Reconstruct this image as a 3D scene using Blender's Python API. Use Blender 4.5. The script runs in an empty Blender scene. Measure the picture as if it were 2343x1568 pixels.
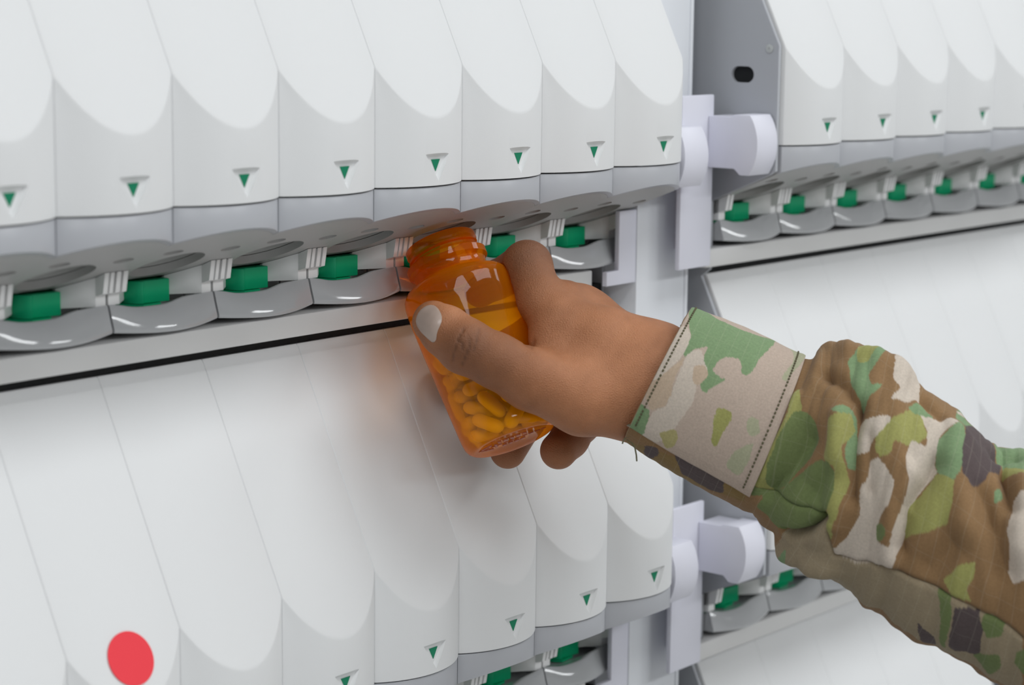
import bpy, bmesh, math, random
import numpy as np
from mathutils import Vector, Matrix, noise

random.seed(7)
SC = bpy.context.scene
COL = SC.collection
S = 0.065                      # one cassette width in metres
ZB = 1.40                      # height of the upper row's shoulder line above the floor


def W(x, y, z):
    return Vector((x * S, y * S, ZB + z * S))


# ------------------------------------------------------------------ camera
CAM_P = np.array([-8.931, -10.9806, 0.5282])
YAW, PITCH, ROLL, FPX = 0.890933, -0.158951, 0.010416, 4972.6
_cy, _sy, _cp, _sp = math.cos(YAW), math.sin(YAW), math.cos(PITCH), math.sin(PITCH)
FWD = np.array([_sy * _cp, _cy * _cp, _sp])
_r = np.array([_cy, -_sy, 0.0])
_u = np.cross(_r, FWD)
RIGHT = math.cos(ROLL) * _r + math.sin(ROLL) * _u
UP = -math.sin(ROLL) * _r + math.cos(ROLL) * _u


def at(px, py, d):
    """point (in cassette units) seen at a pixel of the photograph, d units deep"""
    return CAM_P + d * (FWD + RIGHT * (px - 1171.5) / FPX - UP * (py - 784.0) / FPX)


cam = bpy.data.cameras.new('camera')
cam.sensor_width = 36.0
cam.lens = FPX * 36.0 / 2343.0
cam.clip_start = 0.02
co = bpy.data.objects.new('camera', cam)
COL.objects.link(co)
co.matrix_world = Matrix(((RIGHT[0], UP[0], -FWD[0], CAM_P[0] * S),
                          (RIGHT[1], UP[1], -FWD[1], CAM_P[1] * S),
                          (RIGHT[2], UP[2], -FWD[2], ZB + CAM_P[2] * S),
                          (0, 0, 0, 1)))
cam.dof.use_dof = True
cam.dof.focus_distance = 17.3 * S
cam.dof.aperture_fstop = 9.0
SC.camera = co

# ------------------------------------------------------------------ light
wd = bpy.data.worlds.new('room_light')
SC.world = wd
wd.use_nodes = True
wd.node_tree.nodes['Background'].inputs[0].default_value = (0.93, 0.96, 1.0, 1)
wd.node_tree.nodes['Background'].inputs[1].default_value = 0.40
SC.view_settings.view_transform = 'Standard'
SC.view_settings.look = 'None'
SC.view_settings.exposure = -0.09
SC.view_settings.gamma = 1.0
SC.cycles.transparent_max_bounces = 24
SC.cycles.max_bounces = 8

PANELS = [(-1.0, -0.90), (0.8, -0.90), (2.6, -0.90), (-1.2, -3.0), (0.6, -3.0), (2.4, -3.0)]
for px_, py_ in PANELS:
    L = bpy.data.lights.new('ceiling_lamp', 'AREA')
    L.shape = 'RECTANGLE'
    L.size = 1.2
    L.size_y = 0.6
    L.energy = 13.5 if py_ > -1.5 else 25.0
    L.color = (0.96, 0.985, 1.0)
    lo = bpy.data.objects.new('ceiling_lamp', L)
    lo.location = (px_, py_, 2.745)
    COL.objects.link(lo)


# ------------------------------------------------------------------ helpers
def tag(o, label=None, cat=None, group=None, kind=None):
    if label:
        o['label'] = label
    if cat:
        o['category'] = cat
    if group:
        o['group'] = group
    if kind:
        o['kind'] = kind
    return o


def empty(name, loc, rz=0.0):
    o = bpy.data.objects.new(name, None)
    o.empty_display_size = 0.02
    o.location = loc
    o.rotation_euler = (0, 0, rz)
    COL.objects.link(o)
    return o


def mesh_obj(name, verts, faces, m, parent=None, smooth=35):
    me = bpy.data.meshes.new(name)
    me.from_pydata([tuple(map(float, v)) for v in verts], [], [tuple(int(i) for i in f) for f in faces])
    bm = bmesh.new()
    bm.from_mesh(me)
    bmesh.ops.recalc_face_normals(bm, faces=bm.faces)
    bm.to_mesh(me)
    bm.free()
    return link(name, me, m, parent, smooth)


def link(name, me, m, parent=None, smooth=35):
    if m is not None:
        me.materials.clear()
        me.materials.append(m)
    if smooth:
        me.polygons.foreach_set('use_smooth', [True] * len(me.polygons))
        if smooth < 180:
            me.set_sharp_from_angle(angle=math.radians(smooth))
    o = bpy.data.objects.new(name, me)
    COL.objects.link(o)
    if parent is not None:
        o.parent = parent
    return o


class MB:
    """collects shapes (in cassette units, scaled to metres on build) for ONE mesh object"""
    def __init__(self):
        self.v, self.f = [], []

    def add(self, vs, fs):
        n = len(self.v)
        self.v += [tuple(v) for v in vs]
        self.f += [tuple(i + n for i in f) for f in fs]

    def box(self, x0, x1, y0, y1, z0, z1):
        self.add([(x, y, z) for x in (x0, x1) for y in (y0, y1) for z in (z0, z1)],
                 [(0, 1, 3, 2), (4, 6, 7, 5), (0, 4, 5, 1), (2, 3, 7, 6), (0, 2, 6, 4), (1, 5, 7, 3)])

    def prism(self, poly, axis, a, b):
        """poly: 2-D outline in the two axes other than `axis`"""
        def mk(p, t):
            return {0: (t, p[0], p[1]), 1: (p[0], t, p[1]), 2: (p[0], p[1], t)}[axis]
        n = len(poly)
        self.add([mk(p, a) for p in poly] + [mk(p, b) for p in poly],
                 [tuple(range(n))[::-1], tuple(range(n, 2 * n))] +
                 [(i, (i + 1) % n, n + (i + 1) % n, n + i) for i in range(n)])

    def loft(self, rings, cap=True, close=True):
        n = len(rings[0])
        vs = [p for r in rings for p in r]
        fs = []
        for k in range(len(rings) - 1):
            for i in range(n if close else n - 1):
                j = (i + 1) % n
                fs.append((k * n + i, k * n + j, (k + 1) * n + j, (k + 1) * n + i))
        if cap:
            fs.append(tuple(range(n))[::-1])
            fs.append(tuple(range((len(rings) - 1) * n, len(rings) * n)))
        self.add(vs, fs)

    def mesh(self, name='m', off=(0, 0, 0)):
        me = bpy.data.meshes.new(name)
        me.from_pydata([((x - off[0]) * S, (y - off[1]) * S, (z - off[2]) * S) for x, y, z in self.v], [], self.f)
        bm = bmesh.new()
        bm.from_mesh(me)
        bmesh.ops.recalc_face_normals(bm, faces=bm.faces)
        bm.to_mesh(me)
        bm.free()
        return me

    def build(self, name, m, parent=None, off=(0, 0, 0), smooth=35, bevel=0.0):
        me = self.mesh(name, off)
        if bevel:
            bm = bmesh.new()
            bm.from_mesh(me)
            ed = [e for e in bm.edges if len(e.link_faces) == 2 and e.calc_face_angle(0) > 0.6]
            bmesh.ops.bevel(bm, geom=ed, offset=bevel * S, segments=2, profile=0.5, affect='EDGES', clamp_overlap=True)
            bm.to_mesh(me)
            bm.free()
        return link(name, me, m, parent, smooth)


def boolean_cut(me, cutter_me):
    a = bpy.data.objects.new('a', me)
    b = bpy.data.objects.new('b', cutter_me)
    COL.objects.link(a)
    COL.objects.link(b)
    md = a.modifiers.new('cut', 'BOOLEAN')
    md.operation = 'DIFFERENCE'
    md.solver = 'EXACT'
    md.object = b
    dg = bpy.context.evaluated_depsgraph_get()
    dg.update()
    out = bpy.data.meshes.new_from_object(a.evaluated_get(dg))
    bpy.data.objects.remove(a)
    bpy.data.objects.remove(b)
    return out


def copy_tree(o, parent=None):
    c = o.copy()
    COL.objects.link(c)
    if parent is not None:
        c.parent = parent
    for ch in list(o.children):
        copy_tree(ch, c)
    return c


# ------------------------------------------------------------------ materials
def mat(name, col, rough=0.5, spec=0.5, bump=0.0, bscale=300.0, var=0.0, coat=0.0, sss=0.0, metal=0.0):
    m = bpy.data.materials.new(name)
    m.use_nodes = True
    nt = m.node_tree
    b = nt.nodes['Principled BSDF']
    b.inputs['Base Color'].default_value = (*col, 1)
    b.inputs['Roughness'].default_value = rough
    b.inputs['Specular IOR Level'].default_value = spec
    b.inputs['Metallic'].default_value = metal
    b.inputs['Coat Weight'].default_value = coat
    if sss:
        b.inputs['Subsurface Weight'].default_value = sss
        b.inputs['Subsurface Radius'].default_value = (0.004, 0.004, 0.004)
    tc = nt.nodes.new('ShaderNodeTexCoord')
    nz = nt.nodes.new('ShaderNodeTexNoise')
    nz.inputs['Scale'].default_value = bscale
    nz.inputs['Detail'].default_value = 3
    nt.links.new(tc.outputs['Object'], nz.inputs['Vector'])
    if var:
        mx = nt.nodes.new('ShaderNodeMix')
        mx.data_type = 'RGBA'
        mx.inputs[6].default_value = (*[c * (1 - var) for c in col], 1)
        mx.inputs[7].default_value = (*[min(1, c * (1 + var)) for c in col], 1)
        nt.links.new(nz.outputs['Fac'], mx.inputs[0])
        nt.links.new(mx.outputs[2], b.inputs['Base Color'])
    if bump:
        bp = nt.nodes.new('ShaderNodeBump')
        bp.inputs['Strength'].default_value = bump
        bp.inputs['Distance'].default_value = 0.0004
        nt.links.new(nz.outputs['Fac'], bp.inputs['Height'])
        nt.links.new(bp.outputs['Normal'], b.inputs['Normal'])
    return m


M_SHELL = mat('white_shell_plastic', (0.80, 0.805, 0.81), 0.55, 0.4, bump=0.08, bscale=2500)
M_LIP = mat('translucent_lip_plastic', (0.46, 0.47, 0.50), 0.3, 0.5)
M_PLATE = mat('grey_underside_plastic', (0.47, 0.465, 0.46), 0.45, 0.4)
M_CHUTE = mat('chute_inside_plastic', (0.50, 0.50, 0.49), 0.5, 0.4)
M_HOUSE = mat('smoky_housing_plastic', (0.93, 0.93, 0.93), 0.3, 0.5)
M_TRAY = mat('smoky_clear_tray_plastic', (0.52, 0.53, 0.545), 0.08, 0.7)
M_GREEN = mat('green_tab_plastic', (0.0, 0.46, 0.20), 0.4, 0.4)
M_GREEN2 = mat('green_mark_plastic', (0.005, 0.22, 0.11), 0.5, 0.3)
M_RAIL = mat('painted_rail', (0.76, 0.755, 0.75), 0.5, 0.4)
M_PANEL = mat('grey_painted_panel', (0.50, 0.515, 0.55), 0.5, 0.4, bump=0.05, bscale=900)
M_POST = mat('painted_post', (0.80, 0.82, 0.86), 0.5, 0.4)
M_BRACKET = mat('lavender_white_plastic', (0.79, 0.79, 0.88), 0.45, 0.4)
M_DARK = mat('slot_gap_shade', (0.012, 0.013, 0.014), 0.7, 0.3)  # near black standing in for shade in the rail gaps and slot
M_BACK = mat('cabinet_back_sheet', (0.10, 0.10, 0.105), 0.7, 0.3)
M_RED = mat('red_paper_sticker', (0.92, 0.055, 0.075), 0.6, 0.3)
M_WALL = mat('painted_wall', (0.62, 0.62, 0.62), 0.8, 0.2, bump=0.1, bscale=120, var=0.01)
M_FLOOR = mat('vinyl_floor', (0.50, 0.50, 0.49), 0.4, 0.4, bscale=40, var=0.06)
M_CEIL = mat('ceiling_board', (0.80, 0.80, 0.79), 0.9, 0.2, bump=0.2, bscale=200)
M_PILL = mat('cream_tablet', (0.95, 0.92, 0.85), 0.5, 0.4)
M_SCREW = mat('painted_screw', (0.55, 0.57, 0.57), 0.4, 0.5)

# ------------------------------------------------------------------ room
def slab(name, x0, x1, y0, y1, z0, z1, m):
    b = MB()
    b.box(x0 / S, x1 / S, y0 / S, y1 / S, z0 / S, z1 / S)
    return tag(b.build(name, m), kind='structure')


slab('floor', -4.0, 4.5, -4.6, 0.19, -0.1, 0.0, M_FLOOR)
slab('ceiling', -4.0, 4.5, -4.6, 0.19, 2.75, 2.85, M_CEIL)
slab('wall_back', -4.0, 4.5, 0.09, 0.19, 0.0, 2.75, M_WALL)
slab('wall_front', -4.0, 4.5, -4.6, -4.5, 0.0, 2.75, M_WALL)
slab('wall_left', -4.1, -4.0, -4.6, 0.19, 0.0, 2.75, M_WALL)
slab('wall_right', 4.5, 4.6, -4.6, 0.19, 0.0, 2.75, M_WALL)

# ------------------------------------------------------------------ cassette
SAG = 0.19
RAD = (0.25 + SAG * SAG) / (2 * SAG)
SL = 2.05                        # slope of the sloping cover: dz / dy
H = 3.836                        # row pitch
Z_L, TOPZ, BACKY = -0.9157, 1.66, 1.055
PLT = 0.41                       # slope of the underside plate
G = 0.0007


def bulge(x):
    return math.sqrt(max(0, RAD * RAD - (x - 0.5) ** 2)) - (RAD - SAG)


def xs(n, g=G):
    return [g + (1 - 2 * g) * (0.5 - 0.5 * math.cos(math.pi * i / (n - 1))) for i in range(n)]


def make_cassette():
    root = empty('dispensing_cassette', (0, 0, 0))
    # --- hopper: scalloped front running up into the flat sloping cover
    b = MB()
    rings = []
    for x in [G] + xs(41, G + 0.006) + [1 - G]:
        e = max(0.0, bulge(x))
        zc = -SL * e
        ex = 0.006 if x in (G, 1 - G) else 0.0
        if x in (G, 1 - G):
            e -= 0.006
            zc -= 0.004
        rings.append([(x, -e, Z_L + 0.007), (x, -e, zc - 0.022), (x, -e + 0.0025, zc - 0.006), (x, -e + 0.008, zc + 0.010),
                      (x, TOPZ / SL - 0.01 + ex, TOPZ - 0.02), (x, TOPZ / SL + 0.01, TOPZ - ex), (x, BACKY, TOPZ - ex), (x, BACKY, Z_L + 0.007)])
    b.loft(rings)
    me = b.mesh('hopper')
    # triangular recess
    c = MB()
    tri_o = [(0.372, -0.668), (0.655, -0.668), (0.5135, -0.874)]
    tri_i = [(0.393, -0.694), (0.622, -0.694), (0.5095, -0.846)]
    def ring(tri, y):
        return [(x, y, z) for x, z in tri]
    def lerp(k):
        return [(o[0] + (i[0] - o[0]) * k, o[1] + (i[1] - o[1]) * k) for o, i in zip(tri_o, tri_i)]
    c.loft([ring(lerp(-0.9), -0.24), ring(lerp(0), -0.183), ring(lerp(1), -0.156)])
    me = boolean_cut(me, c.mesh('cut'))
    link('hopper', me, M_SHELL, root, 30)
    # --- green mark at the bottom of the recess
    k = MB()
    k.prism([(0.461, -0.712), (0.560, -0.712), (0.511, -0.803)], 1, -0.161, -0.120)
    k.build('indicator_mark', M_GREEN2, root)
    # --- front lip under the hopper
    b = MB()
    rings = []
    for x in xs(33, G + 0.003):
        yo = -max(0, bulge(x)) + 0.010
        zb = -1.16 - PLT * yo
        rings.append([(x, yo, zb), (x, yo, Z_L - 0.013), (x, yo + 0.005, Z_L - 0.006), (x, yo + 0.05, Z_L - 0.003), (x, yo + 0.05, zb - PLT * 0.05)])
    b.loft(rings)
    b.build('front_lip', M_LIP, root, smooth=40)
    # --- underside plate with the chute mouth and two finger holes
    nn = 40
    CX, CY, CR = 0.455, 0.575, 0.278
    def circ(cx, cy, rx, ry, n=nn):
        return [(cx + rx * math.cos(2 * math.pi * i / n), cy + ry * math.sin(2 * math.pi * i / n)) for i in range(n)]
    outline = [(x, -max(0, bulge(x)) + 0.062) for x in xs(31)] + [(1 - G, 0.88), (G, 0.88)]
    loops = [outline, circ(CX, CY, CR, CR * 0.92), circ(0.226, 0.255, 0.085, 0.05, 20), circ(0.83, 0.32, 0.085, 0.05, 20)]
    bm = bmesh.new()
    for lp in loops:
        vs = [bm.verts.new((x * S, y * S, (-1.16 - PLT * y) * S)) for x, y in lp]
        for i in range(len(vs)):
            bm.edges.new((vs[i], vs[(i + 1) % len(vs)]))
    bmesh.ops.triangle_fill(bm, use_beauty=True, use_dissolve=False, edges=bm.edges[:])
    ext = bmesh.ops.extrude_face_region(bm, geom=bm.faces[:])
    bmesh.ops.translate(bm, verts=[v for v in ext['geom'] if isinstance(v, bmesh.types.BMVert)], vec=(0, 0, 0.06 * S))
    bmesh.ops.recalc_face_normals(bm, faces=bm.faces)
    me = bpy.data.meshes.new('plate')
    bm.to_mesh(me)
    bm.free()
    link('underside_plate', me, M_PLATE, root, 30)
    # --- chute: short tube above the mouth
    b = MB()
    def crp(r, dz):
        return [(CX + r * math.cos(2 * math.pi * i / nn), CY + r * 0.92 * math.sin(2 * math.pi * i / nn),
                 -1.095 - PLT * (CY + r * 0.92 * math.sin(2 * math.pi * i / nn)) + dz) for i in range(nn)]
    b.loft([crp(CR + 0.03, 0.0), crp(CR + 0.03, 0.27), crp(CR, 0.27), crp(CR, 0.0)], cap=False)
    n = len(b.v)
    b.f += [(3 * nn + i, 3 * nn + (i + 1) % nn, (i + 1) % nn, i) for i in range(nn)]
    b.loft([crp(CR * 0.985, 0.23), crp(CR * 0.985, 0.26)])
    b.build('chute', M_CHUTE, root)
    # --- housing behind the chute: back wall, side fins, ledge
    b = MB()
    b.box(0.012, 0.988, 1.0, BACKY, -1.895, -1.58)
    for a0, a1 in ((0.012, 0.050), (0.072, 0.112), (0.900, 0.940), (0.956, 0.988)):
        b.prism([(0.595, -1.408), (0.76, -1.476), (0.76, -1.60), (0.622, -1.557)], 0, a0, a1)
    plan = [(0.012, 0.70), (0.113, 0.70), (0.16, 0.745), (0.30, 0.87), (0.36, 0.935), (0.69, 0.935), (0.70, 0.885), (0.80, 0.80), (0.86, 0.735), (0.899, 0.70),
            (0.988, 0.70), (0.988, 0.998), (0.012, 0.998)]
    b.loft([[(x, y, -1.655 - 0.05 * max(0.0, y - 0.70)) for x, y in plan], [(x, y, -1.1625 - PLT * y) for x, y in plan]])
    b.build('spout_housing', M_HOUSE, root)
    # --- green release tab
    b = MB()
    b.prism([(0.356, 0.93), (0.385, 0.835), (0.425, 0.80), (0.45, 0.825), (0.675, 0.80), (0.685, 0.83), (0.685, 0.99), (0.37, 0.99)], 2, -1.70, -1.535)
    t = b.build('release_tab', M_GREEN, root, bevel=0.006)
    b = MB()
    b.prism([(0.33, 0.995), (0.38, 0.85), (0.42, 0.79), (0.60, 0.81), (0.61, 0.995)], 2, -1.722, -1.703)
    b.build('tab_flange', M_GREEN, t)
    # --- glossy catch tray
    b = MB()
    rings = []
    for x in xs(29, 0.010):
        s = math.sin(math.pi * x)
        tp = -1.652 - 0.036 * math.exp(-((x - 0.36) / 0.24) ** 4)
        rings.append([(x, 0.690 - 0.055 * s, tp), (x, 0.684 - 0.058 * s, tp - 0.006), (x, 0.658 - 0.075 * s, -1.755 - 0.010 * s),
                      (x, 0.640 - 0.10 * s, -1.815 - 0.022 * s), (x, 0.637 - 0.10 * s, -1.836 - 0.026 * s), (x, 0.645 - 0.10 * s, -1.846 - 0.028 * s),
                      (x, 0.998, -1.858), (x, 0.998, -1.735), (x, 0.80, -1.728), (x, 0.715 - 0.04 * s, tp - 0.010), (x, 0.700 - 0.05 * s, tp)])
    b.loft(rings)
    b.build('catch_tray', M_TRAY, root, smooth=50)
    return root


# ------------------------------------------------------------------ rows of cassettes
RX, RY, RZ_, RA = 8.208, -0.30, 0.09, -0.0202      # right cabinet: corner and slight turn


def left_pos(n, row):
    return W(n, 0, -H * row)


def right_pos(n, row):
    return W(RX + n * math.cos(RA), RY + n * math.sin(RA), RZ_ - H * row)


proto = make_cassette()
first = True
ORD = ['rightmost', 'second from the right', 'third from the right', 'fourth from the right', 'fifth from the right',
       'sixth from the right', 'seventh from the right', 'leftmost']
UP_L = {6: 'rightmost white cassette of the near upper row, beside the lavender bracket',
        5: 'white cassette of the near upper row, second from its right end',
        4: 'white cassette of the near upper row, third from its right end',
        3: 'white cassette of the near upper row, fourth from its right end, directly above the bottle',
        2: 'white cassette of the near upper row just left of the one above the bottle',
        1: 'white cassette of the near upper row, sixth from its right end',
        0: 'white cassette of the near upper row, second from the left picture edge',
        -1: 'white cassette of the near upper row, cut by the left picture edge'}
LO_L = {6: 'rightmost white cassette of the near lower row, beneath the camouflage cuff',
        5: 'white cassette of the near lower row, second from its right end, below the fingertips',
        4: 'white cassette of the near lower row, third from its right end, below the bottle',
        3: 'white cassette of the near lower row, fourth from its right end, left of bottle',
        2: 'white cassette of the near lower row, fifth from its right end',
        1: 'white cassette of the near lower row just right of the red stickered one',
        0: 'white cassette of the near lower row bearing the round red sticker',
        -1: 'white cassette of the near lower row cut by the bottom left picture corner'}
NTH = ['first', 'second', 'third', 'fourth', 'fifth', 'sixth', 'seventh']
made = {}
for row, names, grp in ((0, UP_L, 'cassettes of the near upper row'), (1, LO_L, 'cassettes of the near lower row')):
    for n in range(-1, 7):
        o = proto if first else copy_tree(proto)
        first = False
        o.location = left_pos(n, row)
        tag(o, names[n], 'dispenser cassette', grp)
        made['L', row, n] = o
for row, nn_, word in ((0, 7, 'far upper row'), (1, 7, 'far middle row behind the sleeve'), (2, 5, 'far bottom row below the sleeve')):
    for n in range(nn_):
        o = copy_tree(proto)
        o.location = right_pos(n, row)
        o.rotation_euler = (0, 0, RA)
        tag(o, 'white cassette, %s from the left in the %s' % (NTH[n], word), 'dispenser cassette', 'cassettes of the ' + word)

# ------------------------------------------------------------------ near cabinet
FLO = -ZB / S
base = (0.0, 1.1, FLO)
cab = empty('dispenser_cabinet', W(*base))
tag(cab, 'near white dispenser cabinet carrying the rows of cassettes left of the hand', 'cabinet')
b = MB()
b.box(-1.08, 7.06, 1.065, 1.16, FLO, 6.0)
b.build('back_panel', M_BACK, cab, base)
for row in (0, 1):
    b = MB()
    b.box(-1.05, 6.56, 0.62, 1.05, -2.08 - H * row, -1.905 - H * row)
    b.build('rail', M_RAIL, cab, base, bevel=0.02)
    b = MB()
    b.box(-1.05, 6.98, 0.835, 1.05, -2.170 - H * row, -2.084 - H * row)
    b.build('gap_shade_strip', M_DARK, cab, base)  # black strip that paints in the shade of the gap under the rail
    b = MB()
    b.prism([(6.60, -2.05 - H * row), (7.04, -2.05 - H * row), (7.04, -1.385 - H * row), (6.78, -1.385 - H * row), (6.78, -1.92 - H * row), (6.60, -1.92 - H * row)], 1, 0.492, 0.545)
    b.build('side_bracket', M_BRACKET, cab, base, bevel=0.008)
b = MB()
b.box(7.012, 7.045, 0.85, 1.06, FLO, 6.0)
b.build('side_panel', M_PANEL, cab, base)
b = MB()
b.box(7.05, 7.82, 0.49, 1.16, FLO, 6.0)
b.box(7.82, 7.868, 0.478, 1.16, FLO, 6.0)
b.build('frame_post', M_POST, cab, base, bevel=0.012)

# ------------------------------------------------------------------ far cabinet
rbase = W(RX, RY, FLO)
rb = (0.0, 0.0, FLO - RZ_)
rcab = empty('dispenser_cabinet', rbase, RA)
tag(rcab, 'far white dispenser cabinet at the right with a grey side panel and black slot', 'cabinet')
b = MB()
b.box(-0.06, 7.1, 1.065, 1.16, FLO - RZ_, 6.0)
b.build('back_panel', M_BACK, rcab, rb)
for row in range(3):
    b = MB()
    b.prism([(-0.29, 0.62), (7.0, 0.62), (7.0, 1.05), (0.004, 1.05), (0.004, 0.735), (-0.29, 0.735)], 2, -2.08 - H * row, -1.905 - H * row)
    b.build('rail', M_RAIL, rcab, rb, bevel=0.02)
    b = MB()
    b.box(0.004, 7.0, 0.835, 1.05, -2.170 - H * row, -2.084 - H * row)
    b.build('gap_shade_strip', M_DARK, rcab, rb)  # painted gap shade again, under the far rails
poly = [(1.06, 1.72), (0.85, 1.68)]
for row in range(3):
    z0 = -H * row
    poly += [(0.84, 1.64 + z0), (0.035, 0.0 + z0), (0.035, -1.15 + z0), (0.10, -1.19 + z0), (0.745, -1.47 + z0), (0.745, -2.12 + z0)]
poly += [(0.745, FLO - RZ_), (1.06, FLO - RZ_)]
b = MB()
b.prism(poly, 0, -0.05, -0.012)
me = b.mesh('panel', rb)
c = MB()
sl = [(0.426 + sx * 0.05 + 0.075 * math.cos(a), -0.273 + 0.075 * math.sin(a))
      for sx, a0 in ((1, -90), (-1, 90)) for a in [math.radians(a0 + 15 * i) for i in range(13)]]
c.prism(sl, 0, -0.3, 0.2)
me = boolean_cut(me, c.mesh('cut', rb))
sp = link('side_panel', me, M_PANEL, rcab, 30)
b = MB()
b.prism([(y * 1.0 + (y - 0.426) * 0.15, z + (z + 0.273) * 0.15) for y, z in sl], 0, -0.0115, -0.004)
b.build('slot_shade_sheet', M_DARK, sp, rb)  # dark sheet standing in for the unlit inside of the slot
b = MB()
def disc(r, x):
    return [(x, 0.135 + r * math.cos(a), -0.03 + r * math.sin(a)) for a in [2 * math.pi * i / 24 for i in range(24)]]
b.loft([disc(0.040, -0.052), disc(0.040, -0.060), disc(0.030, -0.064), disc(0.012, -0.064), disc(0.008, -0.056)])
b.build('screw', M_SCREW, rcab, rb)

# ------------------------------------------------------------------ latch brackets on the post
def bracket(dz, label):
    bs = (7.6, 0.30, -1.1 + dz)
    t = empty('latch_bracket', W(*bs))
    tag(t, label, 'bracket', 'lavender latch brackets on the post')
    b = MB()
    b.box(7.38, 7.895, 0.25, 0.30, -1.955 + dz, -0.365 + dz)
    b.build('mounting_plate', M_BRACKET, t, bs, bevel=0.012)
    b = MB()
    b.box(7.64, 7.80, 0.30, 0.488, -1.80 + dz, -0.50 + dz)
    b.build('mounting_stub', M_BRACKET, t, bs)

    def pad(y0, z0, z1, x0, x1, yr):
        prof = []
        for i in range(13):
            k = -1 + 2 * i / 12
            prof.append((y0 + 0.085 * abs(k) ** 2.2, z0 + (z1 - z0) * i / 12))
        prof += [(y0 + 0.26, z1), (y0 + 0.30, z1 - 0.02), (yr, z1 - 0.02), (yr, z0 + 0.055), (y0 + 0.25, z0 + 0.055), (y0 + 0.19, z0)]
        q = MB()
        q.prism(prof, 0, x0, x1)
        return q
    pad(-0.29, -1.085 + dz, -0.535 + dz, 7.80, 8.145, 0.249).build('latch_arm', M_BRACKET, t, bs, bevel=0.010)
    pad(-0.02, -1.165 + dz, -0.63 + dz, 7.045, 7.42, 0.249).build('latch_arm', M_BRACKET, t, bs, bevel=0.010)
    return t


bracket(0.0, 'upper lavender white latch bracket on the post beside the near upper row')
bracket(-H, 'lower lavender white latch bracket on the post under the camouflage sleeve')

# ------------------------------------------------------------------ red sticker
nv = Vector((0, -SL, 1)).normalized()
sz = -0.545 - H + 0.42
cx, cz = 0.512, 0.0
stk_z = -H - 0.06
b = MB()
pts = []
ey = Vector((0, 1, SL)).normalized()
STK = Vector((0.505, (-0.055), -0.055 * SL - 0.0))
for dd in (0.003, 0.007):
    pts.append([tuple(Vector((0.19 * math.cos(a), 0, 0)) + ey * 0.19 * math.sin(a) + nv * dd)
                for a in [2 * math.pi * i / 48 for i in range(48)]])
b.loft(pts)
st = b.build('round_sticker', M_RED)
st.location = W(STK.x, STK.y, STK.z - H)
tag(st, 'round red paper sticker on the lower end of a white cassette cover', 'sticker')

# ------------------------------------------------------------------ ceiling lights
for i, (px_, py_) in enumerate(PANELS):
    t = empty('ceiling_light', (px_, py_, 2.75))
    tag(t, 'flat square edged ceiling light panel in a thin white frame', 'ceiling light', 'ceiling light panels')
    b = MB()
    x0, x1, y0, y1 = -0.64 / S, 0.64 / S, -0.34 / S, 0.34 / S
    for bx in ((x0, x1, y0, y0 + 0.4), (x0, x1, y1 - 0.4, y1), (x0, x0 + 0.4, y0 + 0.4, y1 - 0.4), (x1 - 0.4, x1, y0 + 0.4, y1 - 0.4)):
        b.box(bx[0], bx[1], bx[2], bx[3], -0.012 / S, 0.0)
    b.build('frame', M_SHELL, t)


# ------------------------------------------------------------------ orange bottle
BA = np.array([-0.0912436, -0.52059667, -0.84917095])      # from mouth to base
BM = at(1006, 556, 17.45)                                    # centre of the mouth
BA = BA / np.linalg.norm(BA)
E1 = np.cross(BA, FWD)
E1 /= np.linalg.norm(E1)
E2 = np.cross(BA, E1)


def bott(x, y, s):
    return BM + E1 * x + E2 * y + BA * s


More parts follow.
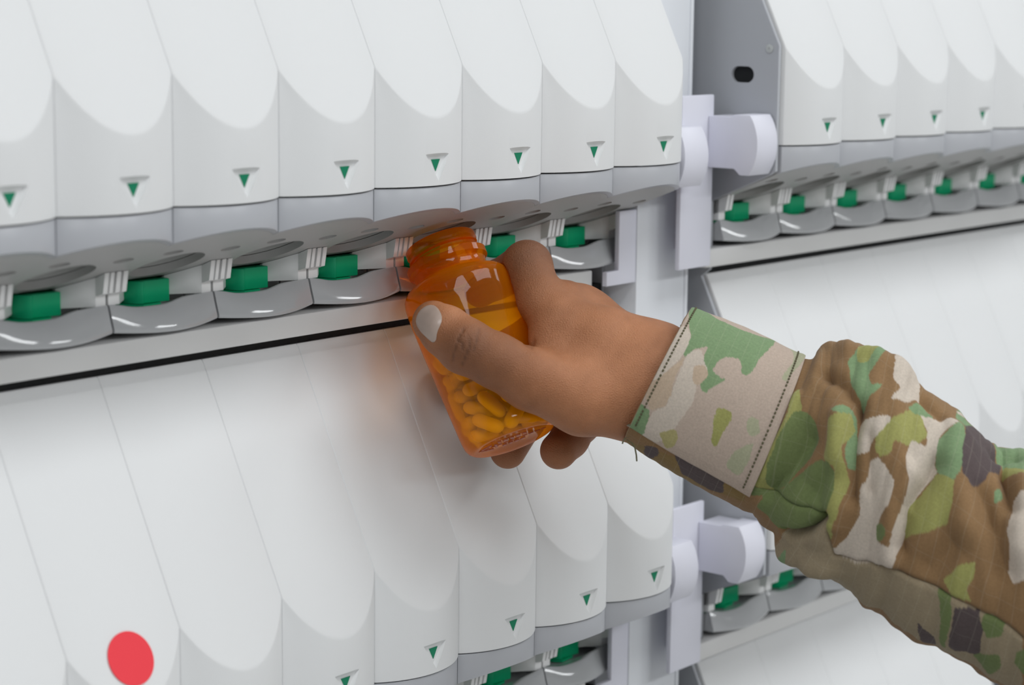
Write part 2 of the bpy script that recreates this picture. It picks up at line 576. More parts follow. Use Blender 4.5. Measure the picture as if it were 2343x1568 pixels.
def bottle_material():
    m = bpy.data.materials.new('amber_orange_plastic')
    m.use_nodes = True
    nt = m.node_tree
    nt.nodes.clear()
    out = nt.nodes.new('ShaderNodeOutputMaterial')
    tr = nt.nodes.new('ShaderNodeBsdfTransparent')
    lw = nt.nodes.new('ShaderNodeLayerWeight')
    lw.inputs[0].default_value = 0.30
    tm = nt.nodes.new('ShaderNodeMix')
    tm.data_type = 'RGBA'
    tm.inputs[6].default_value = (1.0, 0.68, 0.03, 1)
    tm.inputs[7].default_value = (0.92, 0.27, 0.004, 1)
    nt.links.new(lw.outputs['Facing'], tm.inputs[0])
    nt.links.new(tm.outputs[2], tr.inputs[0])
    df = nt.nodes.new('ShaderNodeBsdfTranslucent')
    df.inputs[0].default_value = (1.0, 0.40, 0.002, 1)
    d2 = nt.nodes.new('ShaderNodeBsdfDiffuse')
    d2.inputs[0].default_value = (1.0, 0.33, 0.002, 1)
    gl = nt.nodes.new('ShaderNodeBsdfGlossy')
    gl.inputs['Roughness'].default_value = 0.03
    mr = nt.nodes.new('ShaderNodeMapRange')
    mr.inputs[3].default_value = 0.20
    mr.inputs[4].default_value = 0.66
    m0 = nt.nodes.new('ShaderNodeMixShader')
    m0.inputs[0].default_value = 0.45
    m1 = nt.nodes.new('ShaderNodeMixShader')
    m2 = nt.nodes.new('ShaderNodeMixShader')
    lw2 = nt.nodes.new('ShaderNodeLayerWeight')
    lw2.inputs[0].default_value = 0.5
    pw = nt.nodes.new('ShaderNodeMath')
    pw.operation = 'POWER'
    pw.inputs[1].default_value = 5.0
    fr = nt.nodes.new('ShaderNodeMath')
    fr.operation = 'MULTIPLY_ADD'
    fr.inputs[1].default_value = 0.75
    fr.inputs[2].default_value = 0.026
    nt.links.new(lw2.outputs['Facing'], pw.inputs[0])
    nt.links.new(pw.outputs[0], fr.inputs[0])
    ln = nt.links.new
    ln(df.outputs[0], m0.inputs[1])
    ln(d2.outputs[0], m0.inputs[2])
    ln(lw.outputs['Facing'], mr.inputs[0])
    ln(mr.outputs[0], m1.inputs[0])
    ln(tr.outputs[0], m1.inputs[1])
    ln(m0.outputs[0], m1.inputs[2])
    ln(fr.outputs[0], m2.inputs[0])
    ln(m1.outputs[0], m2.inputs[1])
    ln(gl.outputs[0], m2.inputs[2])
    ln(m2.outputs[0], out.inputs[0])
    return m


M_AMBER = bottle_material()
OUT_P = [(0.0, 0.283), (0.012, 0.293), (0.055, 0.293), (0.075, 0.276), (0.125, 0.276), (0.140, 0.300), (0.160, 0.330), (0.215, 0.330), (0.240, 0.304),
         (0.300, 0.298), (0.318, 0.310), (0.335, 0.355), (0.360, 0.405), (0.400, 0.435), (0.460, 0.446), (0.60, 0.444), (0.90, 0.430), (1.20, 0.413),
         (1.50, 0.396), (1.62, 0.388), (1.68, 0.378), (1.715, 0.360), (1.735, 0.335), (1.742, 0.31)]
IN_P = [(0.31, 0.285), (0.30, 0.270), (0.20, 0.256), (0.0, 0.256)]
NS = 96
broot = empty('pill_bottle', tuple(c * S for c in bott(0, 0, 1.742)))
broot.location = W(*bott(0, 0, 1.742))
tag(broot, 'translucent orange pharmacy bottle half full of tablets held under the spout', 'pill bottle')
b0 = tuple(bott(0, 0, 1.742))


def bring(s, r, y=0):
    return [tuple(bott(r * math.cos(2 * math.pi * i / NS), r * math.sin(2 * math.pi * i / NS), s)) for i in range(NS)]


b = MB()
rings = [bring(s, r) for s, r in OUT_P] + [bring(1.728, 0.27), bring(1.722, 0.001)]
inner = [bring(s, r) for s, r in IN_P]
b.loft(rings, cap=False)
k0 = len(b.v)
b.loft(inner, cap=False)
kl = len(b.v) - NS
b.f += [(kl + i, kl + (i + 1) % NS, (i + 1) % NS, i) for i in range(NS)]
b.build('bottle_body', M_AMBER, broot, b0, smooth=40)
# thread ridge on the neck
b = MB()
rg = []
for i in range(61):
    a = math.radians(-30 + 400 * i / 60)
    s = 0.085 + 0.045 * i / 60
    taper = min(1, i / 6, (60 - i) / 6)
    pr = []
    for dr, ds in ((-0.004, -0.012), (0.016 * taper, -0.004), (0.016 * taper, 0.004), (-0.004, 0.012)):
        rr = 0.276 + dr
        pr.append(tuple(bott(rr * math.cos(a), rr * math.sin(a), s + ds)))
    rg.append(pr)
b.loft(rg)
b.build('neck_thread', M_AMBER, broot, b0)
# raised marks moulded in the base
M_EMB = mat('moulded_amber_marks', (0.42, 0.085, 0.02), 0.4, 0.5)
b = MB()


def mark(x, y, rx, ry, rot=0.0, n=10):
    lo, hi = [], []
    for i in range(n):
        a = 2 * math.pi * i / n
        px_, py_ = rx * math.cos(a), ry * math.sin(a)
        qx, qy = px_ * math.cos(rot) - py_ * math.sin(rot), px_ * math.sin(rot) + py_ * math.cos(rot)
        lo.append(tuple(bott(x + qx, y + qy, 1.726)))
        hi.append(tuple(bott(x + qx * 0.8, y + qy * 0.8, 1.734)))
    b.loft([lo, hi])


for i in range(5):
    mark(-0.10 + 0.052 * i, 0.10, 0.017 + 0.004 * (i % 2), 0.026, 0.2 * i)
for i in range(4):
    mark(-0.07 + 0.05 * i, -0.06, 0.020, 0.028, -0.3 * i)
for i in range(3):
    a = 2 * math.pi * i / 3
    for k in (-1, 0, 1):
        mark(-0.185 + 0.050 * math.cos(a) - 0.034 * k * math.sin(a), 0.02 + 0.050 * math.sin(a) + 0.034 * k * math.cos(a), 0.014, 0.022, a)
for k in range(-5, 6):
    mark(0.052 * k, 0.02 + 0.004 * (k % 2), 0.024, 0.004, 0.0)
b.build('base_marks', M_EMB, broot, b0)

# ------------------------------------------------------------------ tablets
PILLS = [[-0.169,-0.218,1.636,-0.811,0.585,0.026],[-0.17,-0.063,1.637,0.884,-0.468,0.003],[0.026,-0.287,1.59,0.754,0.104,0.649],[-0.144,-0.193,1.514,0.937,0.224,0.27],[-0.041,-0.257,1.423,0.934,0.356,-0.021],[-0.284,-0.08,1.471,-0.11,0.647,0.754],[0.045,-0.092,1.636,-0.545,0.838,-0.004],[-0.195,0.098,1.629,0.851,-0.525,-0.034],[-0.216,0.063,1.494,0.763,-0.615,-0.199],[-0.156,-0.169,1.383,0.608,0.69,0.393],[0.202,-0.101,1.636,-0.483,0.875,-0.003],[0.11,-0.192,1.518,-0.573,0.776,-0.263],[-0.069,-0.229,1.303,-0.6,-0.784,-0.157],[-0.026,0.057,1.548,0.205,0.84,0.503],[0.181,-0.209,1.41,-0.517,-0.81,-0.275],[-0.261,-0.153,1.257,0.422,-0.793,-0.44],[0.017,-0.31,1.251,-0.418,-0.073,-0.906],[-0.305,0.032,1.329,0.043,0.007,0.999],[-0.163,-0.06,1.305,-0.352,0.565,0.746],[-0.127,-0.214,1.149,-0.099,-0.971,0.216],[0.161,0.1,1.611,0.754,0.547,0.364],[-0.129,0.24,1.59,-0.721,-0.198,-0.664],[-0.264,-0.16,1.11,0.448,-0.761,-0.47],[-0.005,-0.313,1.059,0.987,-0.005,0.163],[0.04,-0.033,1.418,0.724,0.267,0.636],[-0.151,0.157,1.439,-0.856,0.362,-0.368],[-0.144,-0.225,0.984,-0.65,-0.649,-0.395],[0.285,-0.014,1.579,0.033,0.607,0.794],[-0.192,0.116,1.298,0.87,-0.491,0.055],[0.119,-0.173,1.296,-0.308,0.829,0.467],[-0.239,0.015,1.152,-0.849,0.088,-0.521],[0.097,0.231,1.587,0.669,-0.222,-0.709],[-0.259,-0.108,0.993,0.317,0.798,0.512],[0.03,0.117,1.418,-0.473,-0.256,-0.843],[0.194,0.104,1.457,-0.108,0.814,-0.57],[-0.051,0.253,1.46,-0.48,0.183,-0.858],[-0.108,0.218,1.281,0.827,-0.54,-0.157],[0.025,-0.134,1.2,-0.436,0.826,0.357],[0.164,0.023,1.361,-0.534,0.765,-0.359],[-0.037,-0.049,1.101,0.413,-0.823,-0.39],[0.258,-0.168,1.253,-0.215,-0.381,-0.899],[0.104,0.262,1.377,-0.123,0.343,0.931],[0.078,0.019,1.235,0.733,-0.68,0.019],[-0.093,-0.311,0.878,0.707,-0.258,0.659],[0.26,0.03,1.277,0.62,-0.58,0.528],[0.155,-0.167,1.099,0.144,-0.923,-0.357],[0.125,0.04,1.109,-0.989,0.118,-0.092],[0.066,-0.247,0.962,0.564,-0.764,-0.312],[-0.216,0.144,1.133,0.907,-0.056,-0.417],[-0.099,-0.013,0.994,-0.552,0.695,0.461],[-0.207,-0.167,0.855,-0.699,-0.606,-0.379],[-0.104,0.245,1.157,0.965,-0.257,-0.051],[-0.314,0.058,0.984,0.188,0.788,0.587],[0.025,-0.256,0.84,0.47,-0.836,-0.283],[-0.2,0.184,0.992,-0.257,0.776,0.576],[-0.258,-0.043,0.846,0.747,0.579,0.327],[-0.226,-0.123,0.733,-0.73,-0.576,-0.367],[0.018,0.159,1.053,-0.822,-0.404,-0.401],[0.199,0.174,1.166,0.887,-0.111,-0.449],[-0.099,-0.294,0.699,0.722,-0.422,0.548],[0.281,-0.087,1.124,-0.218,-0.364,-0.905],[0.131,-0.116,0.985,-0.548,0.766,0.336]]


def pill_mesh():
    b = MB()
    HLn, RR = 0.072, 0.062
    rings = []
    nseg = 20
    for i in range(15):
        k = -1 + 2 * i / 14
        if abs(k) < 0.42:
            xx, rr = k / 0.42 * HLn, RR
        else:
            t = (abs(k) - 0.42) / 0.58 * math.pi / 2
            xx, rr = math.copysign(HLn + RR * math.sin(t), k), RR * math.cos(t)
        rr = max(rr, 0.002)
        rings.append([(xx, rr * math.cos(2 * math.pi * j / nseg), 0.84 * rr * math.sin(2 * math.pi * j / nseg)) for j in range(nseg)])
    b.loft(rings)
    return b.mesh('tablet')


pm = pill_mesh()
p0 = None
for q in PILLS:
    c = bott(*q[:3])
    d = E1 * q[3] + E2 * q[4] + BA * q[5]
    if p0 is None:
        o = p0 = link('tablet', pm, M_PILL, None, 60)
    else:
        o = p0.copy()
        COL.objects.link(o)
    o.location = W(*c)
    o.rotation_mode = 'QUATERNION'
    o.rotation_quaternion = Vector(d).to_track_quat('X', 'Z')
    tag(o, 'cream oblong tablet lying in the orange bottle among the others', 'tablet', 'tablets in the orange bottle')


# ------------------------------------------------------------------ the person's hand (one continuous surface)
def pc(px, py, d):
    return np.array([(px - 1171.5) * d / FPX, (784.0 - py) * d / FPX, d])


def to_world(v):
    return CAM_P + v[..., 0:1] * RIGHT + v[..., 1:2] * UP + v[..., 2:3] * FWD


def cap_d(P, a, b_, ra, rb_):
    ab = b_ - a
    t = np.clip(((P - a) @ ab) / (ab @ ab), 0, 1)
    return np.linalg.norm(P - a - t[..., None] * ab, axis=-1) - (ra + (rb_ - ra) * t)


def smin(a, b_, k):
    h = np.clip(0.5 + 0.5 * (b_ - a) / k, 0, 1)
    return b_ + (a - b_) * h - k * h * (1 - h)


def chain(P, pts, k):
    d = None
    for (a, ra), (b_, rb_) in zip(pts[:-1], pts[1:]):
        c = cap_d(P, a, b_, ra, rb_)
        d = c if d is None else smin(d, c, k)
    return d


_M = np.array([(BM - CAM_P) @ RIGHT, (BM - CAM_P) @ UP, (BM - CAM_P) @ FWD])
_A = np.array([BA @ RIGHT, BA @ UP, BA @ FWD])
_OS = np.array([q[0] for q in OUT_P])
_OR = np.array([q[1] for q in OUT_P])


def bottle_d(P):
    q = P - _M
    s = q @ _A
    rad = np.linalg.norm(q - s[..., None] * _A, axis=-1)
    return np.maximum(np.maximum(rad - np.interp(s, _OS, _OR), s - 1.745), -s - 0.02)


PALM = [
    [(pc(1930, 1070, 16.50), 0.42), (pc(1740, 982, 16.70), 0.41), (pc(1490, 872, 16.95), 0.405)],      # forearm, thumb side
    [(pc(1930, 1075, 16.60), 0.40), (pc(1740, 985, 16.85), 0.38), (pc(1497, 885, 17.20), 0.385)],     # forearm, little finger side
    [(pc(1470, 850, 16.95), 0.37), (pc(1380, 790, 16.95), 0.29), (pc(1280, 740, 17.0), 0.215)],      # index metacarpal
    [(pc(1480, 850, 17.20), 0.34), (pc(1325, 718, 17.45), 0.19)],                                    # middle
    [(pc(1480, 880, 17.30), 0.33), (pc(1335, 790, 17.70), 0.19)],                                    # ring
    [(pc(1480, 905, 17.25), 0.32), (pc(1350, 880, 17.70), 0.20)],                                    # little
    [(pc(1470, 905, 16.95), 0.33), (pc(1335, 905, 16.78), 0.30), (pc(1215, 868, 16.62), 0.225)],     # thumb metacarpal
    [(pc(1290, 692, 17.22), 0.165), (pc(1335, 722, 17.40), 0.19)],                                   # flesh between the knuckles
    [(pc(1330, 850, 17.0), 0.26), (pc(1270, 800, 16.95), 0.17)],                                     # web
]
THUMB = [(pc(1215, 868, 16.62), 0.225), (pc(1135, 826, 16.56), 0.200), (pc(1064, 792, 16.56), 0.203), (pc(1020, 758, 16.63), 0.185), (pc(992, 737, 16.72), 0.158)]
FINGERS = [
    [(pc(1280, 740, 17.0), 0.205), (pc(1238, 690, 17.10), 0.185), (pc(1206, 608, 17.32), 0.195), (pc(1142, 638, 17.84), 0.155), (pc(1098, 668, 17.85), 0.13)],
    [(pc(1325, 718, 17.45), 0.19), (pc(1230, 765, 18.02), 0.18), (pc(1120, 822, 18.02), 0.16), (pc(1045, 850, 17.90), 0.135)],
    [(pc(1335, 790, 17.70), 0.19), (pc(1262, 880, 18.08), 0.175), (pc(1200, 965, 17.98), 0.158), (pc(1162, 1032, 17.80), 0.148)],
    [(pc(1350, 880, 17.70), 0.20), (pc(1330, 968, 17.78), 0.155), (pc(1303, 1005, 17.62), 0.152), (pc(1278, 1032, 17.46), 0.150)],
]


def hand_d(P):
    d = None
    for c in PALM:
        q = chain(P, c, 0.06)
        d = q if d is None else smin(d, q, 0.20)
    d = smin(d, chain(P, THUMB, 0.05), 0.07)
    f = None
    for c in FINGERS:
        q = smin(d, chain(P, c, 0.05), 0.07)
        f = q if f is None else smin(f, q, 0.015)
    return np.maximum(f, -(bottle_d(P) - 0.006))


def surface_nets(fn, lo, hi, h):
    ax = [np.arange(l, u + h, h) for l, u in zip(lo, hi)]
    n = [len(a) for a in ax]
    V = np.empty(n)
    Yg, Zg = np.meshgrid(ax[1], ax[2], indexing='ij')
    for i, x in enumerate(ax[0]):
        V[i] = fn(np.stack([np.full_like(Yg, x), Yg, Zg], -1))
    ins = V < 0
    cs = [ins[a:n[0] - 1 + a, b_:n[1] - 1 + b_, c:n[2] - 1 + c] for a in (0, 1) for b_ in (0, 1) for c in (0, 1)]
    tot = sum(c.astype(int) for c in cs)
    act = np.argwhere((tot > 0) & (tot < 8))
    idx = -np.ones((n[0] - 1, n[1] - 1, n[2] - 1), int)
    idx[tuple(act.T)] = np.arange(len(act))
    acc = np.zeros((len(act), 3))
    cnt = np.zeros(len(act))
    corners = [(a, b_, c) for a in (0, 1) for b_ in (0, 1) for c in (0, 1)]
    for p in corners:
        for k in range(3):
            if p[k] == 0:
                q = list(p)
                q[k] = 1
                v0 = V[act[:, 0] + p[0], act[:, 1] + p[1], act[:, 2] + p[2]]
                v1 = V[act[:, 0] + q[0], act[:, 1] + q[1], act[:, 2] + q[2]]
                m = (v0 < 0) != (v1 < 0)
                t = np.where(m, v0 / np.where(m, v0 - v1, 1), 0)
                pt = np.tile(np.array(p, float), (len(act), 1))
                pt[:, k] = t
                acc[m] += pt[m]
                cnt[m] += 1
    verts = (act + acc / cnt[:, None]) * h + np.array([a[0] for a in ax])
    faces = []
    for k in range(3):
        o1, o2 = [j for j in range(3) if j != k]
        sl0 = [slice(None)] * 3
        sl1 = [slice(None)] * 3
        sl0[k] = slice(0, n[k] - 1)
        sl1[k] = slice(1, n[k])
        ch = np.argwhere(ins[tuple(sl0)] != ins[tuple(sl1)])
        ch = ch[(ch[:, o1] > 0) & (ch[:, o2] > 0) & (ch[:, o1] < n[o1] - 1) & (ch[:, o2] < n[o2] - 1)]
        q = []
        for da, db in ((1, 1), (0, 1), (0, 0), (1, 0)):
            e = ch.copy()
            e[:, o1] -= da
            e[:, o2] -= db
            q.append(idx[e[:, 0], e[:, 1], e[:, 2]])
        q = np.stack(q, -1)
        fl = ins[ch[:, 0], ch[:, 1], ch[:, 2]]
        if k == 1:
            fl = ~fl
        q[~fl] = q[~fl][:, ::-1]
        faces.append(q)
    return verts, np.concatenate(faces)


HH = 0.018
hv, hf = surface_nets(hand_d, (-0.85, -1.15, 15.4), (2.75, 0.95, 18.4), HH)
# pull the net onto the true surface
for _ in range(3):
    e = 0.006
    d0 = hand_d(hv)
    g = np.stack([hand_d(hv + np.eye(3)[k] * e) - d0 for k in range(3)], -1) / e
    gl = np.linalg.norm(g, axis=-1, keepdims=True)
    hv = hv - np.clip(d0, -0.015, 0.015)[:, None] * g / np.maximum(gl, 0.3) ** 2 * 0.8

# knuckle creases, pressed into the skin
def crease(pts, dep, wid):
    global hv
    pts = np.array([pc(*p) for p in pts])
    dmin = np.full(len(hv), 9.0)
    for a, b_ in zip(pts[:-1], pts[1:]):
        ab = (b_ - a)[:2]
        t = np.clip(((hv[:, :2] - a[:2]) @ ab) / (ab @ ab), 0, 1)
        dmin = np.minimum(dmin, np.linalg.norm(hv[:, :2] - a[:2] - t[:, None] * ab, axis=-1))
    near = (np.abs(hv[:, 2] - pts[0, 2]) < 0.32)
    w = np.exp(-(dmin / wid) ** 2) * near
    hv = hv + hn * (-dep * w)[:, None]
    return w


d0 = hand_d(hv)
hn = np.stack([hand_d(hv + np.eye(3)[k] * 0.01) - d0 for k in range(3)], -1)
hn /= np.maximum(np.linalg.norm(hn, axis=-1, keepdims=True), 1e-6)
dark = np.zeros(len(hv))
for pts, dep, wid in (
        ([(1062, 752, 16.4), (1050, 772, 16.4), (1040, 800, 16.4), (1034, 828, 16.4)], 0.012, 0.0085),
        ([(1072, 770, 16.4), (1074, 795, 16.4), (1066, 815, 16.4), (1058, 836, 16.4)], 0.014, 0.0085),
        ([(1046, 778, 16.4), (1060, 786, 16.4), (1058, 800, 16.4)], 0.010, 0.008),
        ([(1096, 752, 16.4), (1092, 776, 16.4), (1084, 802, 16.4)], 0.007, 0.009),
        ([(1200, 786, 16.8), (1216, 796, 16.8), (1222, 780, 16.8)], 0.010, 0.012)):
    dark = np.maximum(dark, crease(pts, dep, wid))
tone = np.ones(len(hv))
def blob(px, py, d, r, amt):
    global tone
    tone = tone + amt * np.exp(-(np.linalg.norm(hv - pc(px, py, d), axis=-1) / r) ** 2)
blob(1130, 840, 16.40, 0.34, -0.16)      # shade on the thumb, put into the skin tone
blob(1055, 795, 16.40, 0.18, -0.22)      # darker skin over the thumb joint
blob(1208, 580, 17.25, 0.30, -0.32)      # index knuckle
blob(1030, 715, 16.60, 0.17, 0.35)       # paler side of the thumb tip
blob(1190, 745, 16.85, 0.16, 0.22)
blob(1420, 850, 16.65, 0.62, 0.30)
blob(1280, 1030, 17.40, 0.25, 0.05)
tone -= 0.12 * dark  # shade inside the creases, darkened into the tone as well
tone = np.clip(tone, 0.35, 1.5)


def skin_material():
    m = bpy.data.materials.new('brown_skin')
    m.use_nodes = True
    nt = m.node_tree
    ln = nt.links.new
    bs = nt.nodes['Principled BSDF']
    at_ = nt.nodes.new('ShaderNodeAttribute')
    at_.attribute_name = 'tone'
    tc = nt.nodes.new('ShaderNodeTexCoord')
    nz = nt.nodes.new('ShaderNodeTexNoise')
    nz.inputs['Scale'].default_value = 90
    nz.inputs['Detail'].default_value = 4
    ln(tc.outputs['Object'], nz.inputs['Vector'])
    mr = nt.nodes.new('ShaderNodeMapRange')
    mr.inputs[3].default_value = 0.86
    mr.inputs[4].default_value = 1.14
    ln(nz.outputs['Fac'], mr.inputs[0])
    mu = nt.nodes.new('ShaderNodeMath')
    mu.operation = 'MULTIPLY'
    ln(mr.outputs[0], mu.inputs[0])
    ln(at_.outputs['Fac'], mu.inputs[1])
    cr = nt.nodes.new('ShaderNodeValToRGB')
    cr.color_ramp.elements[0].position = 0.30
    cr.color_ramp.elements[0].color = (0.050, 0.020, 0.011, 1)
    cr.color_ramp.elements[1].position = 1.0
    cr.color_ramp.elements[1].color = (0.62, 0.275, 0.135, 1)
    el = cr.color_ramp.elements.new(0.70)
    el.color = (0.345, 0.140, 0.062, 1)
    hm = nt.nodes.new('ShaderNodeMath')
    hm.operation = 'MULTIPLY'
    hm.inputs[1].default_value = 0.70
    ln(mu.outputs[0], hm.inputs[0])
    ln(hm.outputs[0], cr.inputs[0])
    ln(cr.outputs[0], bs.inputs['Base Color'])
    bs.inputs['Roughness'].default_value = 0.52
    bs.inputs['Specular IOR Level'].default_value = 0.35
    bs.inputs['Subsurface Weight'].default_value = 0.12
    bs.inputs['Subsurface Radius'].default_value = (0.004, 0.0015, 0.0008)
    bs.inputs['Subsurface Scale'].default_value = 1.0
    vo = nt.nodes.new('ShaderNodeTexVoronoi')
    vo.feature = 'DISTANCE_TO_EDGE'
    vo.inputs['Scale'].default_value = 800
    n2 = nt.nodes.new('ShaderNodeTexNoise')
    n2.inputs['Scale'].default_value = 1600
    n2.inputs['Detail'].default_value = 3
    ln(tc.outputs['Object'], vo.inputs['Vector'])
    ln(tc.outputs['Object'], n2.inputs['Vector'])
    ad = nt.nodes.new('ShaderNodeMath')
    ad.operation = 'MULTIPLY_ADD'
    ad.inputs[1].default_value = 1.2
    ln(vo.outputs['Distance'], ad.inputs[0])
    ln(n2.outputs['Fac'], ad.inputs[2])
    bp = nt.nodes.new('ShaderNodeBump')
    bp.inputs['Strength'].default_value = 0.6
    bp.inputs['Distance'].default_value = 0.00045
    ln(ad.outputs[0], bp.inputs['Height'])
    ln(bp.outputs['Normal'], bs.inputs['Normal'])
    return m


M_SKIN = skin_material()
wv = to_world(hv)
PB = np.array([0.0, 0.0, 0.0])
pbase = to_world(pc(1700, 990, 16.6)[None])[0]
me = bpy.data.meshes.new('person')
me.from_pydata([tuple(v) for v in (wv - pbase) * S], [], [tuple(int(i) for i in f) for f in hf])
bm = bmesh.new()
bm.from_mesh(me)
bmesh.ops.recalc_face_normals(bm, faces=bm.faces)
bm.to_mesh(me)
bm.free()
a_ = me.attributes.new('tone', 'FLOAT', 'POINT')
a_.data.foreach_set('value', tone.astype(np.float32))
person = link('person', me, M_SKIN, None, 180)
person.location = W(*pbase)
sm = person.modifiers.new('smooth', 'SUBSURF')
sm.levels = 0
sm.render_levels = 1
tag(person, 'person in a camouflage jacket sleeve reaching in to hold the orange bottle', 'person')

# thumb nail: a thin curved plate lying on the thumb
M_NAIL = mat('finger_nail', (0.46, 0.355, 0.30), 0.3, 0.5)
nc = np.array([980.0, 733.0])
NOUT = np.array([(983, 698), (972, 702), (961, 711), (954, 723), (951.5, 736), (955, 748), (963, 760), (974, 771), (984, 780), (992, 784), (998, 777),
                 (999.5, 765), (1003, 754), (1008, 743), (1011, 731), (1009, 718), (1002, 706), (993, 699)], float)
NR, NA = 9, 36
tq = np.arange(NA) / NA * len(NOUT)
def cyc(t):
    i = np.floor(t).astype(int)
    f = (t - i)[:, None]
    n_ = len(NOUT)
    p0, p1, p2, p3 = NOUT[(i - 1) % n_], NOUT[i % n_], NOUT[(i + 1) % n_], NOUT[(i + 2) % n_]
    return 0.5 * (2 * p1 + (p2 - p0) * f + (2 * p0 - 5 * p1 + 4 * p2 - p3) * f ** 2 + (3 * p1 - p0 - 3 * p2 + p3) * f ** 3)
nout = cyc(tq)
grid = [nc + (nout[j] - nc) * (i / NR) for i in range(NR + 1) for j in range(NA)]
grid = np.array(grid)
zs = np.full(len(grid), 16.0)
for _ in range(60):
    Pn = np.stack([pc(g_[0], g_[1], z) for g_, z in zip(grid, zs)])
    dn = hand_d(Pn)
    zs = np.minimum(zs + np.clip(dn, -0.05, 0.05) * 0.8, 16.95)
rim = np.repeat(np.arange(NR + 1) / NR, NA)
Pn = np.stack([pc(g_[0], g_[1], z) for g_, z in zip(grid, zs)])
lift = 0.016 * (1 - 0.75 * rim ** 3)
top = Pn - np.array([0, 0, 1.0]) * lift[:, None]
bot = Pn + np.array([0, 0, 1.0]) * 0.02
vs = np.concatenate([top, bot])
fs = []
for i in range(NR):
    for j in range(NA):
        k = (j + 1) % NA
        fs.append((i * NA + j, i * NA + k, (i + 1) * NA + k, (i + 1) * NA + j))
m_ = len(top)
for j in range(NA):
    k = (j + 1) % NA
    fs.append((NR * NA + j, NR * NA + k, m_ + NR * NA + k, m_ + NR * NA + j))
nail = mesh_obj('thumb_nail', (to_world(vs) - pbase) * S, fs, M_NAIL, person, 60)
tag(nail, 'pale thumb nail')


# ------------------------------------------------------------------ camouflage sleeve
# stations down the arm: upper edge, lower edge (both as seen), depth of the centre line, half thickness
ST = [((1578, 713), (1430, 1004), 16.85, 0.50), ((1660, 743), (1510, 1056), 16.78, 0.54), ((1750, 782), (1606, 1112), 16.72, 0.56), ((1835, 826), (1698, 1160), 16.65, 0.58),
      ((1880, 812), (1750, 1195), 16.58, 0.66), ((1930, 799), (1815, 1262), 16.5, 0.74), ((1990, 800), (1880, 1306), 16.42, 0.78), ((2048, 828), (1945, 1345), 16.34, 0.78),
      ((2108, 893), (1990, 1385), 16.26, 0.76), ((2180, 934), (2060, 1437), 16.18, 0.76), ((2252, 1008), (2145, 1482), 16.08, 0.78), ((2300, 1028), (2235, 1532), 16.0, 0.80),
      ((2390, 1042), (2330, 1587), 15.9, 0.84), ((2520, 1085), (2460, 1650), 15.75, 0.88), ((2660, 1140), (2600, 1720), 15.55, 0.90), ((2850, 1215), (2790, 1830), 15.2, 0.92),
      ((3080, 1310), (3020, 1960), 14.8, 0.95), ((3330, 1420), (3270, 2110), 14.3, 0.98), ((3620, 1550), (3550, 2290), 13.7, 1.0)]
NSE = len(ST) - 1


def catmull(arr, s):
    arr = np.asarray(arr, float)
    n = len(arr)
    s = np.clip(s, 0, n - 1 - 1e-6)
    i = np.floor(s).astype(int)
    t = (s - i)[..., None]
    p0, p1, p2, p3 = arr[np.maximum(i - 1, 0)], arr[i], arr[np.minimum(i + 1, n - 1)], arr[np.minimum(i + 2, n - 1)]
    return 0.5 * (2 * p1 + (p2 - p0) * t + (2 * p0 - 5 * p1 + 4 * p2 - p3) * t ** 2 + (3 * p1 - p0 - 3 * p2 + p3) * t ** 3)


_tp = np.array([pc(a[0], a[1], d) for a, b_, d, h in ST])
_bt = np.array([pc(b_[0], b_[1], d) for a, b_, d, h in ST])
_hd = np.array([[h] for a, b_, d, h in ST])


def sleeve_point(s, th):
    """s along the arm (0 at the cuff), th around it (0 on top, pi/2 towards the viewer)"""
    T, B_, Hd = catmull(_tp, s), catmull(_bt, s), catmull(_hd, s)
    c = (T + B_) / 2
    up = (T - B_) / 2
    dz = np.array([-0.10, 0.0, -0.995])
    return c + up * np.cos(th)[..., None] + Hd * dz * np.sin(th)[..., None]


def fold_disp(s, th):
    """wrinkles pushed out of and into the cloth"""
    d = np.zeros_like(s)
    for line, wid, amp in FOLDS:
        dm = np.full(s.shape, 9.0)
        for (s0, t0), (s1, t1) in zip(line[:-1], line[1:]):
            ax_, ay_ = (s1 - s0) * 0.24, (t1 - t0) * 0.75
            qx, qy = (s - s0) * 0.24, (th - t0) * 0.75
            k = np.clip((qx * ax_ + qy * ay_) / max(ax_ * ax_ + ay_ * ay_, 1e-9), 0, 1)
            dm = np.minimum(dm, np.hypot(qx - k * ax_, qy - k * ay_))
        d += 1.4 * amp * np.exp(-(dm / wid) ** 2)
    return d


